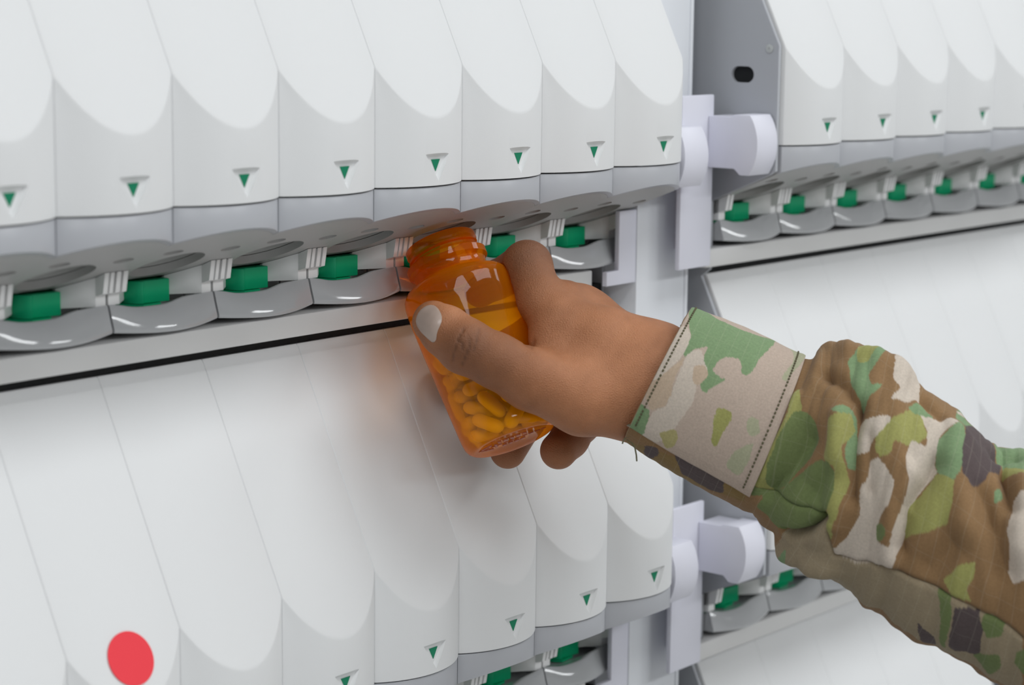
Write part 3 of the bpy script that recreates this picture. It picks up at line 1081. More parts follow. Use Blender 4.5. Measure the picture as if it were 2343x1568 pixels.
FOLDS = [([[5.897,1.049],[5.923,1.195],[5.948,1.341],[6.026,1.48],[6.103,1.618],[6.232,1.815]],0.055,-0.06),([[5.279,1.202],[5.382,1.392],[5.511,1.567],[5.588,1.699],[5.665,1.83],[5.768,1.961],[5.845,2.107]],0.07,0.05),([[4.378,1.487],[4.197,1.669],[4.043,1.866],[3.837,2.042],[3.605,2.239]],0.12,-0.075),([[5.485,1.728],[5.073,1.925]],0.1,-0.05),([[3.348,1.034],[3.296,1.304],[3.245,1.56],[3.116,1.801],[3.013,2.071]],0.06,0.045),([[4.352,0.706],[5.227,0.874],[5.871,1.078]],0.07,-0.055),([[4.506,-0.009],[5.253,0.327],[5.948,0.392],[6.644,0.429],[7.365,0.239]],0.12,0.04),([[8.215,1.903],[8.163,1.742],[8.086,1.589],[8.266,1.436],[8.472,1.283],[8.678,1.064]],0.06,-0.065),([[8.034,2.063],[7.931,1.925],[7.803,1.793],[7.7,1.669],[7.803,1.487],[7.906,1.304]],0.07,0.05),([[9.863,1.064],[10.172,1.18],[10.532,1.304],[10.764,1.443],[10.97,1.574]],0.1,-0.05),([[9.167,0.655],[9.245,0.837],[9.348,0.976],[9.425,1.115],[9.528,1.239],[9.631,1.363]],0.12,0.05),([[10.635,0.713],[10.893,0.874],[11.073,1.02]],0.06,-0.06),([[4.661,2.611],[5.176,2.377],[5.614,2.078]],0.04,-0.09),([[4.97,3.012],[5.485,2.786],[6.052,2.706]],0.1,0.07),([[11.459,0.75],[11.408,0.918],[11.356,1.064],[11.305,1.195],[11.279,1.326]],0.1,0.05),([[8.009,0.487],[8.472,0.553]],0.06,-0.04),([[6.464,1.283],[6.541,1.414],[6.618,1.545],[6.695,1.669]],0.05,-0.03),([[9.528,1.611],[9.322,1.757],[9.09,1.903]],0.08,-0.04),([[2.858,2.253],[3.708,2.326],[4.378,2.217],[4.97,2.114],[5.639,2.063],[5.742,2.209],[6.129,2.465],[6.85,2.377],[7.545,2.246],[8.189,2.122],[8.652,2.093],[9.116,2.063],[9.528,2.034],[9.863,2.02],[10.223,2.012],[10.584,2.012],[10.944,2.012],[11.279,2.012],[11.665,2.056]],0.016,-0.028),([[10.275,0.465],[11.124,0.334]],0.07,-0.05)]
CAMO = [('tan2',[[4.532,2.684],[4.635,2.545],[4.764,2.436],[4.893,2.348],[5.021,2.275],[5.15,2.209],[5.305,2.151],[5.459,2.1],[5.588,2.056],[5.639,2.107],[5.717,2.158],[5.768,2.209],[5.82,2.268],[5.871,2.326],[5.948,2.384],[6.129,2.377],[6.283,2.37],[6.464,2.363],[6.644,2.355],[6.824,2.348],[7.03,2.319],[7.236,2.29],[7.494,2.246],[7.725,2.209],[7.931,2.173],[8.112,2.144],[8.292,2.129],[8.446,2.114],[8.601,2.1],[8.755,2.093],[8.91,2.078],[9.039,2.071],[9.193,2.063],[9.322,2.049],[9.451,2.042],[9.579,2.034],[9.708,2.027],[9.837,2.02],[9.966,2.012],[10.094,2.005],[10.223,2.005],[10.352,1.998],[10.506,1.998],[10.635,1.998],[10.764,1.99],[10.918,1.99],[11.021,1.99],[11.15,1.99],[11.279,1.99],[11.408,2.012],[11.536,2.034],[11.665,2.056],[11.691,2.107],[11.717,2.166],[11.742,2.217],[11.768,2.282],[11.794,2.341],[11.82,2.414],[11.871,2.487],[11.897,2.567],[11.948,2.669],[12.0,2.815],[11.897,2.808],[11.794,2.808],[11.665,2.808],[11.562,2.815],[11.433,2.815],[11.305,2.822],[11.176,2.83],[11.047,2.837],[10.944,2.852],[10.815,2.859],[10.687,2.866],[10.558,2.873],[10.429,2.873],[10.3,2.881],[10.172,2.888],[10.043,2.895],[9.888,2.873],[9.76,2.866],[9.605,2.837],[9.476,2.83],[9.322,2.815],[9.167,2.808],[9.039,2.808],[8.884,2.808],[8.755,2.808],[8.601,2.815],[8.446,2.83],[8.292,2.844],[8.137,2.866],[7.957,2.873],[7.751,2.895],[7.494,2.946],[7.262,3.005],[7.056,3.063],[6.876,3.085],[6.695,3.078],[6.515,3.063],[6.361,3.085],[6.18,3.07],[6.026,3.078],[5.845,3.07],[5.691,3.078],[5.511,3.078],[5.356,3.078],[5.202,3.085],[5.021,3.078],[4.867,3.085],[4.712,3.085],[4.609,2.873]]),('gold',[[0.077,2.903],[0.258,2.815],[0.386,2.749],[0.515,2.698],[0.644,2.647],[0.747,2.611],[0.876,2.567],[0.979,2.538],[1.107,2.509],[1.236,2.479],[1.339,2.457],[1.442,2.436],[1.571,2.414],[1.674,2.399],[1.777,2.384],[1.906,2.363],[2.009,2.348],[2.137,2.333],[2.24,2.326],[2.343,2.312],[2.472,2.297],[2.575,2.29],[2.704,2.275],[2.833,2.268],[2.987,2.275],[3.167,2.282],[3.425,2.297],[3.682,2.312],[3.579,2.428],[3.451,2.574],[3.245,2.596],[3.039,2.625],[2.884,2.647],[2.755,2.676],[2.627,2.706],[2.498,2.727],[2.395,2.757],[2.266,2.793],[2.163,2.83],[2.034,2.866],[1.906,2.917],[1.803,3.158],[1.674,3.078],[1.571,3.085],[1.442,3.085],[1.339,3.085],[1.21,3.085],[1.082,3.085],[0.953,3.085],[0.824,3.085],[0.695,3.085],[0.592,3.085],[0.438,3.085],[0.309,3.085],[0.129,3.085]]),('choc',[[0.592,2.618],[0.695,2.56],[0.824,2.501],[0.927,2.603],[0.773,3.107],[0.618,2.917]]),('choc',[[1.21,2.428],[1.339,2.399],[1.468,2.384],[1.597,2.363],[1.7,2.363],[1.828,2.355],[1.957,2.355],[2.086,2.355],[2.189,2.355],[2.318,2.355],[2.395,2.501],[2.472,2.691],[2.318,2.757],[2.163,2.83],[2.034,2.815],[1.906,2.808],[1.777,2.8],[1.648,2.8],[1.519,2.793],[1.416,2.64],[1.313,2.523]]),('mid',[[2.858,2.253],[3.013,2.26],[3.193,2.275],[3.425,2.282],[3.657,2.29],[3.94,2.26],[4.146,2.231],[4.352,2.187],[4.532,2.158],[4.712,2.122],[4.867,2.1],[5.073,2.078],[5.253,2.063],[5.433,2.056],[5.639,2.063],[5.536,2.122],[5.408,2.18],[5.305,2.239],[5.202,2.312],[5.099,2.384],[4.996,2.479],[4.815,2.53],[4.661,2.589],[4.506,2.669],[4.352,2.669],[4.172,2.669],[3.991,2.662],[3.811,2.64],[3.579,2.611],[3.348,2.574],[3.193,2.479],[3.064,2.399],[2.961,2.326]]),('green',[[5.227,0.56],[5.408,0.472],[5.588,0.363],[5.845,0.29],[6.129,0.144],[6.361,0.078],[6.567,0.027],[6.438,0.334],[6.335,0.472],[6.18,0.604],[6.026,0.706],[6.155,0.815],[6.361,0.779],[6.541,0.75],[6.386,0.837],[6.206,0.918],[6.155,0.983],[6.103,1.042],[5.948,0.991],[5.768,0.932],[5.665,0.881],[5.536,0.83],[5.408,0.779],[5.305,0.677]]),('olive',[[5.485,0.407],[5.742,0.327],[6.026,0.181],[6.438,0.035],[6.206,0.378],[6.052,0.524],[5.845,0.567],[5.639,0.597]]),('beige',[[6.85,0.027],[7.056,0.035],[7.236,0.057],[7.391,0.071],[7.545,0.078],[7.7,0.086],[7.751,0.283],[7.828,0.385],[7.906,0.465],[7.983,0.538],[7.751,0.545],[7.545,0.67],[7.313,0.779],[7.082,0.837],[6.876,0.874],[7.004,0.786],[7.133,0.691],[6.927,0.648],[6.85,0.582],[6.798,0.494],[6.798,0.341]]),('olive',[[2.833,2.202],[2.833,2.114],[2.833,2.042],[2.833,1.961],[2.858,1.888],[2.91,1.801],[2.987,1.72],[3.064,1.64],[3.167,1.567],[3.27,1.494],[3.322,1.421],[3.373,1.348],[3.425,1.268],[3.373,1.188],[3.322,1.1],[3.27,1.013],[3.219,0.918],[3.399,0.925],[3.579,1.02],[3.734,1.107],[3.863,1.18],[3.837,1.275],[3.811,1.363],[3.734,1.421],[3.631,1.472],[3.554,1.531],[3.451,1.589],[3.373,1.647],[3.373,1.72],[3.348,1.786],[3.348,1.866],[3.322,1.939],[3.399,2.02],[3.476,2.1],[3.579,2.187],[3.657,2.275],[3.399,2.275],[3.193,2.275],[2.987,2.239]]),('mid',[[3.579,1.239],[3.837,1.231],[4.069,1.21],[4.275,1.253],[4.481,1.29],[4.558,1.341],[4.635,1.392],[4.687,1.443],[4.661,1.494],[4.609,1.553],[4.584,1.604],[4.558,1.662],[4.455,1.728],[4.352,1.801],[4.249,1.881],[4.197,1.961],[4.172,2.042],[4.12,2.129],[3.914,2.217],[3.682,2.312],[3.476,2.239],[3.296,2.166],[3.27,2.071],[3.27,1.976],[3.245,1.881],[3.27,1.815],[3.296,1.75],[3.322,1.684],[3.322,1.618],[3.348,1.553],[3.399,1.487],[3.425,1.428],[3.476,1.363],[3.528,1.304]]),('mid',[[4.069,2.158],[4.146,2.085],[4.223,2.012],[4.3,1.947],[4.403,1.881],[4.481,1.823],[4.558,1.764],[4.687,1.713],[4.815,1.669],[4.97,1.626],[5.15,1.604],[5.356,1.582],[5.459,1.626],[5.562,1.669],[5.665,1.706],[5.665,1.757],[5.691,1.801],[5.691,1.852],[5.717,1.903],[5.717,1.954],[5.588,2.056],[5.382,2.078],[5.176,2.1],[4.996,2.122],[4.764,2.144],[4.584,2.173],[4.378,2.202],[4.172,2.246],[3.966,2.275],[3.682,2.312],[3.888,2.231]]),('green',[[5.047,1.173],[5.253,1.129],[5.459,1.085],[5.717,1.158],[5.768,1.202],[5.82,1.253],[5.845,1.297],[5.897,1.341],[5.948,1.392],[5.974,1.45],[6.0,1.501],[6.052,1.545],[6.077,1.596],[5.897,1.618],[5.82,1.582],[5.768,1.538],[5.717,1.494],[5.639,1.45],[5.665,1.392],[5.691,1.334],[5.717,1.268],[5.536,1.195],[5.279,1.18]]),('olive',[[5.099,1.239],[5.253,1.21],[5.433,1.18],[5.588,1.151],[5.691,1.21],[5.794,1.261],[5.742,1.312],[5.691,1.363],[5.639,1.407],[5.562,1.458],[5.665,1.516],[5.768,1.567],[5.82,1.618],[5.897,1.669],[5.974,1.72],[5.974,1.771],[5.974,1.815],[5.948,1.874],[5.948,1.925],[5.948,1.976],[5.948,2.034],[5.948,2.093],[5.948,2.151],[5.948,2.209],[5.948,2.275],[5.948,2.348],[5.897,2.29],[5.82,2.239],[5.768,2.18],[5.691,2.129],[5.691,2.071],[5.691,2.012],[5.691,1.954],[5.691,1.903],[5.691,1.844],[5.691,1.793],[5.639,1.742],[5.588,1.691],[5.536,1.647],[5.485,1.596],[5.279,1.589],[5.099,1.589],[5.124,1.531],[5.176,1.472],[5.202,1.421],[5.176,1.363],[5.124,1.304]]),('beige',[[6.026,1.173],[6.335,1.107],[6.515,1.085],[6.721,1.049],[6.901,1.02],[7.056,1.034],[6.927,1.107],[6.798,1.173],[6.695,1.231],[6.592,1.297],[6.489,1.356],[6.386,1.421],[6.129,1.465],[6.052,1.414],[6.052,1.37],[6.052,1.319],[6.026,1.275],[6.026,1.224]]),('beige',[[6.592,1.458],[6.824,1.392],[7.004,1.407],[7.21,1.421],[7.339,1.436],[7.442,1.45],[7.571,1.465],[7.571,1.516],[7.571,1.56],[7.571,1.611],[7.571,1.655],[7.494,1.72],[7.442,1.786],[7.365,1.852],[7.365,1.925],[7.365,1.99],[7.597,1.976],[7.803,1.961],[8.009,1.947],[8.009,2.02],[8.034,2.085],[8.034,2.158],[7.828,2.202],[7.597,2.253],[7.339,2.312],[7.082,2.363],[6.876,2.406],[6.644,2.428],[6.438,2.45],[6.232,2.472],[6.052,2.414],[6.155,2.326],[6.258,2.253],[6.361,2.18],[6.412,2.114],[6.464,2.056],[6.515,1.998],[6.592,1.947],[6.567,1.896],[6.541,1.844],[6.515,1.793],[6.489,1.75],[6.464,1.699],[6.489,1.647],[6.515,1.604],[6.541,1.553],[6.567,1.501]]),('olive',[[6.67,1.21],[6.798,1.151],[6.953,1.078],[7.082,1.005],[7.262,0.925],[7.442,0.837],[7.597,0.742],[7.777,0.626],[7.854,0.67],[7.931,0.713],[8.009,0.757],[8.086,0.801],[8.189,0.845],[8.266,0.888],[8.112,0.961],[7.957,1.034],[7.674,1.129],[7.442,1.158],[7.21,1.18],[7.21,1.239],[7.21,1.29],[7.056,1.341],[6.901,1.392],[6.695,1.356],[6.695,1.312],[6.67,1.261]]),('green',[[7.777,0.589],[7.906,0.597],[8.034,0.611],[8.163,0.633],[8.369,0.684],[8.137,0.706],[7.906,0.75],[7.7,0.757],[7.468,0.786],[7.622,0.691]]),('olive',[[8.009,1.604],[8.137,1.545],[8.292,1.48],[8.421,1.421],[8.498,1.37],[8.575,1.312],[8.652,1.253],[8.73,1.195],[8.781,1.137],[8.936,1.137],[9.09,1.129],[9.219,1.122],[9.245,1.18],[9.27,1.231],[9.296,1.283],[9.296,1.341],[9.296,1.399],[9.296,1.458],[9.167,1.523],[9.039,1.582],[8.884,1.633],[8.73,1.677],[8.575,1.72],[8.446,1.764],[8.318,1.823],[8.189,1.874],[8.163,1.83],[8.137,1.779],[8.112,1.735],[8.086,1.691],[8.034,1.647]]),('green',[[8.575,0.881],[8.704,0.808],[8.833,0.735],[8.936,0.648],[9.064,0.538],[9.116,0.626],[9.167,0.699],[9.193,0.772],[9.219,0.837],[9.245,0.896],[9.27,0.954],[9.296,1.005],[9.245,1.078],[9.219,1.137],[9.09,1.137],[8.936,1.144],[8.781,1.137],[8.755,1.085],[8.704,1.042],[8.678,0.991],[8.627,0.932]]),('beige',[[7.906,0.728],[8.112,0.699],[8.318,0.684],[8.524,0.67],[8.704,0.597],[8.884,0.509],[9.064,0.538],[8.936,0.648],[8.781,0.735],[8.627,0.815],[8.627,0.888],[8.652,0.954],[8.652,1.02],[8.73,1.078],[8.781,1.137],[8.704,1.195],[8.627,1.246],[8.524,1.304],[8.446,1.356],[8.369,1.407],[8.292,1.458],[8.215,1.509],[8.137,1.56],[8.137,1.611],[8.137,1.662],[8.137,1.713],[8.137,1.757],[8.137,1.815],[8.137,1.866],[8.137,1.917],[8.163,1.983],[8.163,2.056],[8.189,2.122],[8.034,2.158],[8.009,2.107],[7.983,2.049],[7.957,1.998],[7.931,1.947],[7.906,1.896],[7.88,1.844],[7.854,1.801],[7.854,1.75],[7.854,1.699],[7.88,1.64],[7.906,1.582],[7.906,1.531],[7.931,1.472],[7.931,1.407],[7.931,1.341],[7.854,1.297],[7.777,1.261],[7.7,1.217],[7.725,1.158],[7.751,1.1],[7.803,1.034],[8.034,1.005],[8.266,0.991],[8.24,0.918],[8.24,0.837],[8.112,0.801],[8.009,0.764]]),('green',[[8.961,0.48],[9.116,0.042],[9.219,0.064],[9.322,0.071],[9.425,0.078],[9.554,0.057],[9.657,0.064],[9.579,0.042],[9.348,0.356],[9.142,0.502]]),('beige',[[9.039,0.202],[9.27,0.049],[9.322,0.071],[9.116,0.29]]),('choc',[[9.142,0.502],[9.322,0.37],[9.554,0.071],[9.631,0.071],[9.811,0.064],[10.069,0.035],[10.3,0.013],[10.3,0.275],[10.403,0.4],[10.506,0.494],[10.635,0.575],[10.275,0.728],[10.017,0.794],[9.966,0.896],[9.76,0.983],[9.605,1.064],[9.476,1.049],[9.348,1.034],[9.296,0.998],[9.27,0.947],[9.245,0.888],[9.193,0.845],[9.167,0.786],[9.167,0.699],[9.142,0.611]]),('green',[[10.352,0.057],[10.687,0.005],[10.893,0.064],[11.047,0.115],[11.305,-0.016],[11.459,-0.009],[11.614,-0.009],[11.562,0.188],[11.511,0.341],[11.511,0.443],[11.485,0.538],[11.459,0.618],[11.305,0.611],[11.124,0.611],[10.918,0.618],[10.661,0.575],[10.558,0.494],[10.455,0.407],[10.352,0.29]]),('olive',[[10.738,0.567],[11.073,0.567],[11.227,0.582],[11.356,0.611],[11.459,0.633],[11.459,0.691],[11.305,0.684],[11.15,0.677],[10.97,0.677],[10.738,0.677]]),('green',[[10.352,0.918],[10.532,0.867],[10.661,0.961],[10.481,1.034],[10.403,0.976]]),('beige',[[11.15,0.94],[11.305,0.896],[11.459,0.859],[11.459,0.918],[11.459,0.969],[11.459,1.02],[11.459,1.071],[11.485,1.115],[11.485,1.166],[11.485,1.21],[11.485,1.253],[11.511,1.297],[11.511,1.341],[11.536,1.385],[11.536,1.428],[11.536,1.472],[11.562,1.516],[11.562,1.56],[11.433,1.604],[11.305,1.655],[11.202,1.626],[11.099,1.596],[11.124,1.545],[11.124,1.494],[11.124,1.443],[11.15,1.392],[11.15,1.341],[11.099,1.297],[11.047,1.253],[11.021,1.21],[11.047,1.158],[11.073,1.1],[11.099,1.049],[11.124,0.998]]),('olive',[[9.811,1.72],[9.966,1.662],[10.146,1.604],[10.146,1.655],[10.172,1.706],[10.172,1.757],[10.12,1.815],[10.069,1.874],[10.172,1.925],[10.275,1.969],[10.12,1.976],[9.966,1.99],[9.811,1.998],[9.708,1.976],[9.605,1.961],[9.502,1.939],[9.579,1.881],[9.657,1.83],[9.734,1.771]]),('mid',[[9.425,2.049],[9.605,2.034],[9.76,2.027],[9.837,2.085],[9.914,2.151],[9.94,2.209],[9.94,2.275],[9.966,2.348],[9.991,2.421],[9.991,2.509],[10.017,2.611],[10.069,2.742],[9.94,2.72],[9.863,2.589],[9.811,2.494],[9.76,2.406],[9.734,2.333],[9.682,2.26],[9.631,2.202],[9.579,2.144],[9.502,2.093]]),('choc',[[9.94,2.085],[10.069,2.071],[10.223,2.049],[10.378,2.034],[10.506,2.02],[10.584,2.063],[10.635,2.114],[10.712,2.166],[10.738,2.224],[10.764,2.29],[10.79,2.363],[10.815,2.443],[10.841,2.53],[10.687,2.56],[10.558,2.582],[10.403,2.603],[10.275,2.633],[10.12,2.662],[10.069,2.53],[10.043,2.428],[10.017,2.333],[9.991,2.253],[9.966,2.166]]),('choc',[[9.245,2.509],[9.373,2.538],[9.476,2.574],[9.605,2.611],[9.734,2.655],[9.888,2.844],[9.76,2.852],[9.657,2.866],[9.528,2.866],[9.425,2.706],[9.322,2.596]]),('mid',[[10.661,2.034],[10.815,2.02],[10.944,2.012],[11.073,2.005],[11.227,1.998],[11.227,2.063],[11.227,2.136],[11.073,2.18],[10.918,2.239],[10.79,2.202],[10.687,2.173],[10.661,2.1]]),('mid',[[10.661,2.589],[10.764,2.53],[10.893,2.472],[11.021,2.421],[11.124,2.37],[11.253,2.326],[11.33,2.399],[11.382,2.487],[11.305,2.596],[11.202,2.749],[11.073,2.706],[10.944,2.662],[10.79,2.625]]),('mid',[[11.614,2.202],[11.794,2.129],[11.82,2.18],[11.845,2.239],[11.871,2.297],[11.897,2.355],[11.923,2.421],[11.82,2.399],[11.717,2.377],[11.614,2.348],[11.614,2.275]]),('brown',[[2.987,2.436],[3.219,2.406],[3.528,2.384],[3.502,2.53],[3.451,2.727],[3.167,2.786],[2.936,2.859],[2.961,2.603]]),('mid',[[7.288,1.888],[7.648,1.801],[7.725,1.837],[7.777,1.881],[7.622,1.983],[7.416,2.005],[7.339,1.947]]),('green',[[4.815,2.793],[4.97,2.881],[5.176,3.114],[5.356,3.078],[5.562,3.085],[5.408,3.078],[5.253,3.078],[5.099,3.078],[4.97,3.085],[4.893,3.092]]),('beige',[[0.515,7.412],[0.644,7.347],[0.747,7.274],[0.85,7.339],[0.927,7.39],[1.03,7.449],[1.133,7.5],[1.107,7.573],[1.056,7.646],[1.03,7.719],[1.056,7.799],[1.082,7.879],[1.107,7.952],[1.082,8.033],[1.056,8.113],[1.03,8.193],[1.004,8.281],[0.953,8.361],[0.901,8.449],[0.876,8.543],[0.824,8.646],[0.695,8.689],[0.541,8.733],[0.412,8.777],[0.412,8.653],[0.412,8.543],[0.412,8.449],[0.412,8.354],[0.412,8.273],[0.515,8.2],[0.644,8.127],[0.618,8.047],[0.592,7.967],[0.592,7.887],[0.567,7.806],[0.567,7.726],[0.541,7.653],[0.541,7.573],[0.515,7.5]]),('green',[[0.0,6.398],[0.026,6.288],[0.232,6.288],[0.361,6.288],[0.515,6.303],[0.644,6.478],[0.773,6.566],[0.927,6.588],[1.082,6.595],[1.236,6.602],[1.391,6.61],[1.519,6.588],[1.674,6.558],[1.803,6.529],[1.931,6.5],[2.086,6.434],[2.215,6.296],[2.189,6.697],[2.112,6.88],[2.034,7.018],[2.009,7.128],[2.009,7.23],[1.906,7.361],[1.751,7.347],[1.725,7.23],[1.571,7.186],[1.391,7.223],[1.21,7.325],[1.185,7.463],[1.288,7.493],[1.416,7.522],[1.545,7.5],[1.468,7.566],[1.416,7.631],[1.288,7.682],[1.288,7.77],[1.185,7.741],[1.082,7.704],[1.107,7.639],[1.133,7.573],[1.107,7.485],[1.004,7.434],[0.901,7.376],[0.876,7.288],[0.876,7.193],[0.747,7.259],[0.618,7.325],[0.567,7.405],[0.489,7.478],[0.438,7.456],[0.438,7.368],[0.438,7.274],[0.438,7.179],[0.361,7.098],[0.258,7.011],[0.155,6.909],[0.0,6.712]]),('beige',[[0.0,7.128],[0.0,7.077],[0.206,7.033],[0.412,7.135],[0.438,7.244],[0.464,7.347],[0.438,7.434],[0.412,7.522],[0.386,7.602],[0.309,7.69],[0.232,7.777],[0.155,7.865],[0.0,7.923],[0.0,7.85],[0.0,7.77],[0.0,7.697],[0.0,7.617],[0.0,7.544],[0.0,7.463],[0.0,7.361],[0.0,7.252]]),('tan',[[0.155,7.857],[0.232,7.777],[0.309,7.704],[0.361,7.631],[0.438,7.551],[0.489,7.478],[0.515,7.566],[0.515,7.653],[0.515,7.733],[0.541,7.821],[0.567,7.894],[0.618,7.967],[0.618,8.054],[0.618,8.149],[0.489,8.2],[0.335,8.266],[0.206,8.2],[0.0,8.135],[0.0,8.025],[0.0,7.923]]),('tan',[[0.773,7.529],[0.876,7.485],[1.004,7.441],[1.159,7.544],[1.107,7.639],[1.056,7.726],[0.876,7.711],[0.824,7.624]]),('olive',[[1.648,7.843],[1.803,7.828],[1.931,7.814],[2.009,7.923],[1.957,8.018],[1.931,8.113],[1.931,8.193],[1.931,8.281],[1.803,8.259],[1.751,8.179],[1.7,8.098],[1.648,8.025],[1.622,7.901]]),('green',[[0.0,8.266],[0.0,8.266],[0.18,8.266],[0.335,8.266],[0.386,8.368],[0.438,8.478],[0.438,8.58],[0.438,8.689],[0.438,8.821],[0.438,8.996],[0.283,9.091],[0.103,9.251],[0.0,9.324],[0.0,8.974],[0.0,8.784],[0.0,8.638],[0.0,8.514],[0.0,8.383]]),('olive2',[[0.747,8.492],[0.85,8.405],[0.979,8.332],[1.133,8.39],[1.159,8.565],[1.004,8.682],[0.901,8.616],[0.824,8.551]]),('green2',[[2.292,7.77],[2.498,7.733],[2.575,7.814],[2.652,7.887],[2.498,7.96],[2.395,7.93],[2.318,7.894]]),('green2',[[2.292,8.208],[2.395,8.135],[2.498,8.069],[2.601,8.003],[2.627,8.084],[2.652,8.171],[2.678,8.259],[2.627,8.368],[2.575,8.485],[2.421,8.463],[2.266,8.441],[2.266,8.361],[2.266,8.281]]),('green2',[[2.343,6.288],[2.472,6.296],[2.627,6.288],[2.781,6.288],[3.27,6.267],[3.064,6.42],[2.987,6.704],[2.91,6.85],[2.858,6.974],[2.781,7.084],[2.73,7.186],[2.601,7.164],[2.652,7.055],[2.704,6.923],[2.755,6.763],[2.652,6.493],[2.498,6.296]])]  # darker green over the deep fold by the cuff paints in its shade
NU, NT = 660, 420
sg, tg = np.meshgrid(np.linspace(0, NSE, NU), np.linspace(0, 2 * math.pi, NT, endpoint=False), indexing='ij')
sp_ = sleeve_point(sg, tg)
dsx = np.gradient(sp_, axis=0)
dtx = np.roll(sp_, -1, 1) - np.roll(sp_, 1, 1)
nrm = np.cross(dsx, dtx)
nrm /= np.linalg.norm(nrm, axis=-1, keepdims=True)
cen = sp_.mean(1, keepdims=True)
if ((sp_ - cen) * nrm).sum(-1).mean() < 0:
    nrm = -nrm
env = np.clip((sg - 3.05) / 0.5, 0, 1)
dis = fold_disp(sg, tg) * env


def vnoise(P, sc, off=0.0):
    return np.array([noise.noise(Vector((p[0] * sc + off, p[1] * sc, p[2] * sc))) for p in P.reshape(-1, 3)]).reshape(P.shape[:-1])


# gentle random ripples, long around the arm and short along it
q_ = np.stack([sg * 1.25, np.cos(tg) * 0.9, np.sin(tg) * 0.9 + sg * 0.25], -1)
rip = vnoise(q_, 1.3) * 0.035 + vnoise(q_, 3.1, 7.0) * 0.012
dis = dis + rip * env
dis += 0.006 * vnoise(q_, 4.0, 3.0) * (1 - env)
sp_ = sp_ + nrm * dis[..., None]

PAL = {'tan': (0.52, 0.40, 0.295), 'pink': (0.50, 0.40, 0.33), 'beige': (0.60, 0.52, 0.44), 'green': (0.215, 0.315, 0.165), 'dark': (0.105, 0.145, 0.055),
       'olive': (0.34, 0.335, 0.115), 'brown': (0.275, 0.165, 0.080), 'choc': (0.105, 0.080, 0.080), 'mid': (0.17, 0.215, 0.085), 'gold': (0.25, 0.165, 0.065),
       'tan2': (0.33, 0.265, 0.175), 'olive2': (0.42, 0.37, 0.17), 'green2': (0.40, 0.40, 0.27)}


def rounded(poly):
    a = np.array(poly, float)
    for _ in range(2):
        b_ = np.roll(a, -1, 0)
        a = np.stack([0.75 * a + 0.25 * b_, 0.25 * a + 0.75 * b_], 1).reshape(-1, 2)
    return a


def inside(poly, x, y):
    r = np.zeros(x.shape, bool)
    n = len(poly)
    for i in range(n):
        x0, y0 = poly[i]
        x1, y1 = poly[(i + 1) % n]
        c = (y0 > y) != (y1 > y)
        if y1 != y0:
            r ^= c & (x < (x1 - x0) * (y - y0) / (y1 - y0) + x0)
    return r


def camo_colour(s, th):
    """printed pattern of the cloth plus painted fold shade, in sleeve coordinates (s along, th around)"""
    q = np.stack([s * 0.55, np.cos(th) * 1.1 + 0.25 * s, np.sin(th) * 1.1], -1)
    w1 = vnoise(q, 5.0, 11.0) * 0.030 + vnoise(q, 14.0, 5.0) * 0.016
    w2 = vnoise(q, 5.0, 31.0) * 0.014 + vnoise(q, 14.0, 45.0) * 0.008
    col = np.empty(s.shape + (3,))
    col[:] = PAL['brown']
    n1, n2, n3 = vnoise(q, 1.6, 51.0), vnoise(q, 2.2, 71.0), vnoise(q, 2.6, 91.0)
    back = ((th > math.pi + 0.05) | (th < -0.02) | (s > 12.0))
    n1, n2, n3 = [np.where(back, n_, 0.0) for n_ in (n1, n2, n3)]
    col[n1 > 0.08] = PAL['green']
    col[(n2 > 0.16)] = PAL['olive']
    col[(n3 > 0.20)] = PAL['beige']
    col[(n3 < -0.30)] = PAL['choc']
    S_, T_ = s + w1, th + w2
    cuffed = th.max() > 7.0
    if cuffed:
        col[:] = PAL['pink']
        col[(n1 > 0.25) & (th - 6.283 < 0.0)] = PAL['green']
    for name, poly in CAMO:
        a = rounded(poly)
        sel = (S_ > a[:, 0].min()) & (S_ < a[:, 0].max()) & (T_ > a[:, 1].min()) & (T_ < a[:, 1].max())
        k = np.argwhere(sel)
        if len(k):
            t = tuple(k.T)
            hit = inside(a, S_[t], T_[t])
            col[tuple(k[hit].T)] = PAL[name]
    return col


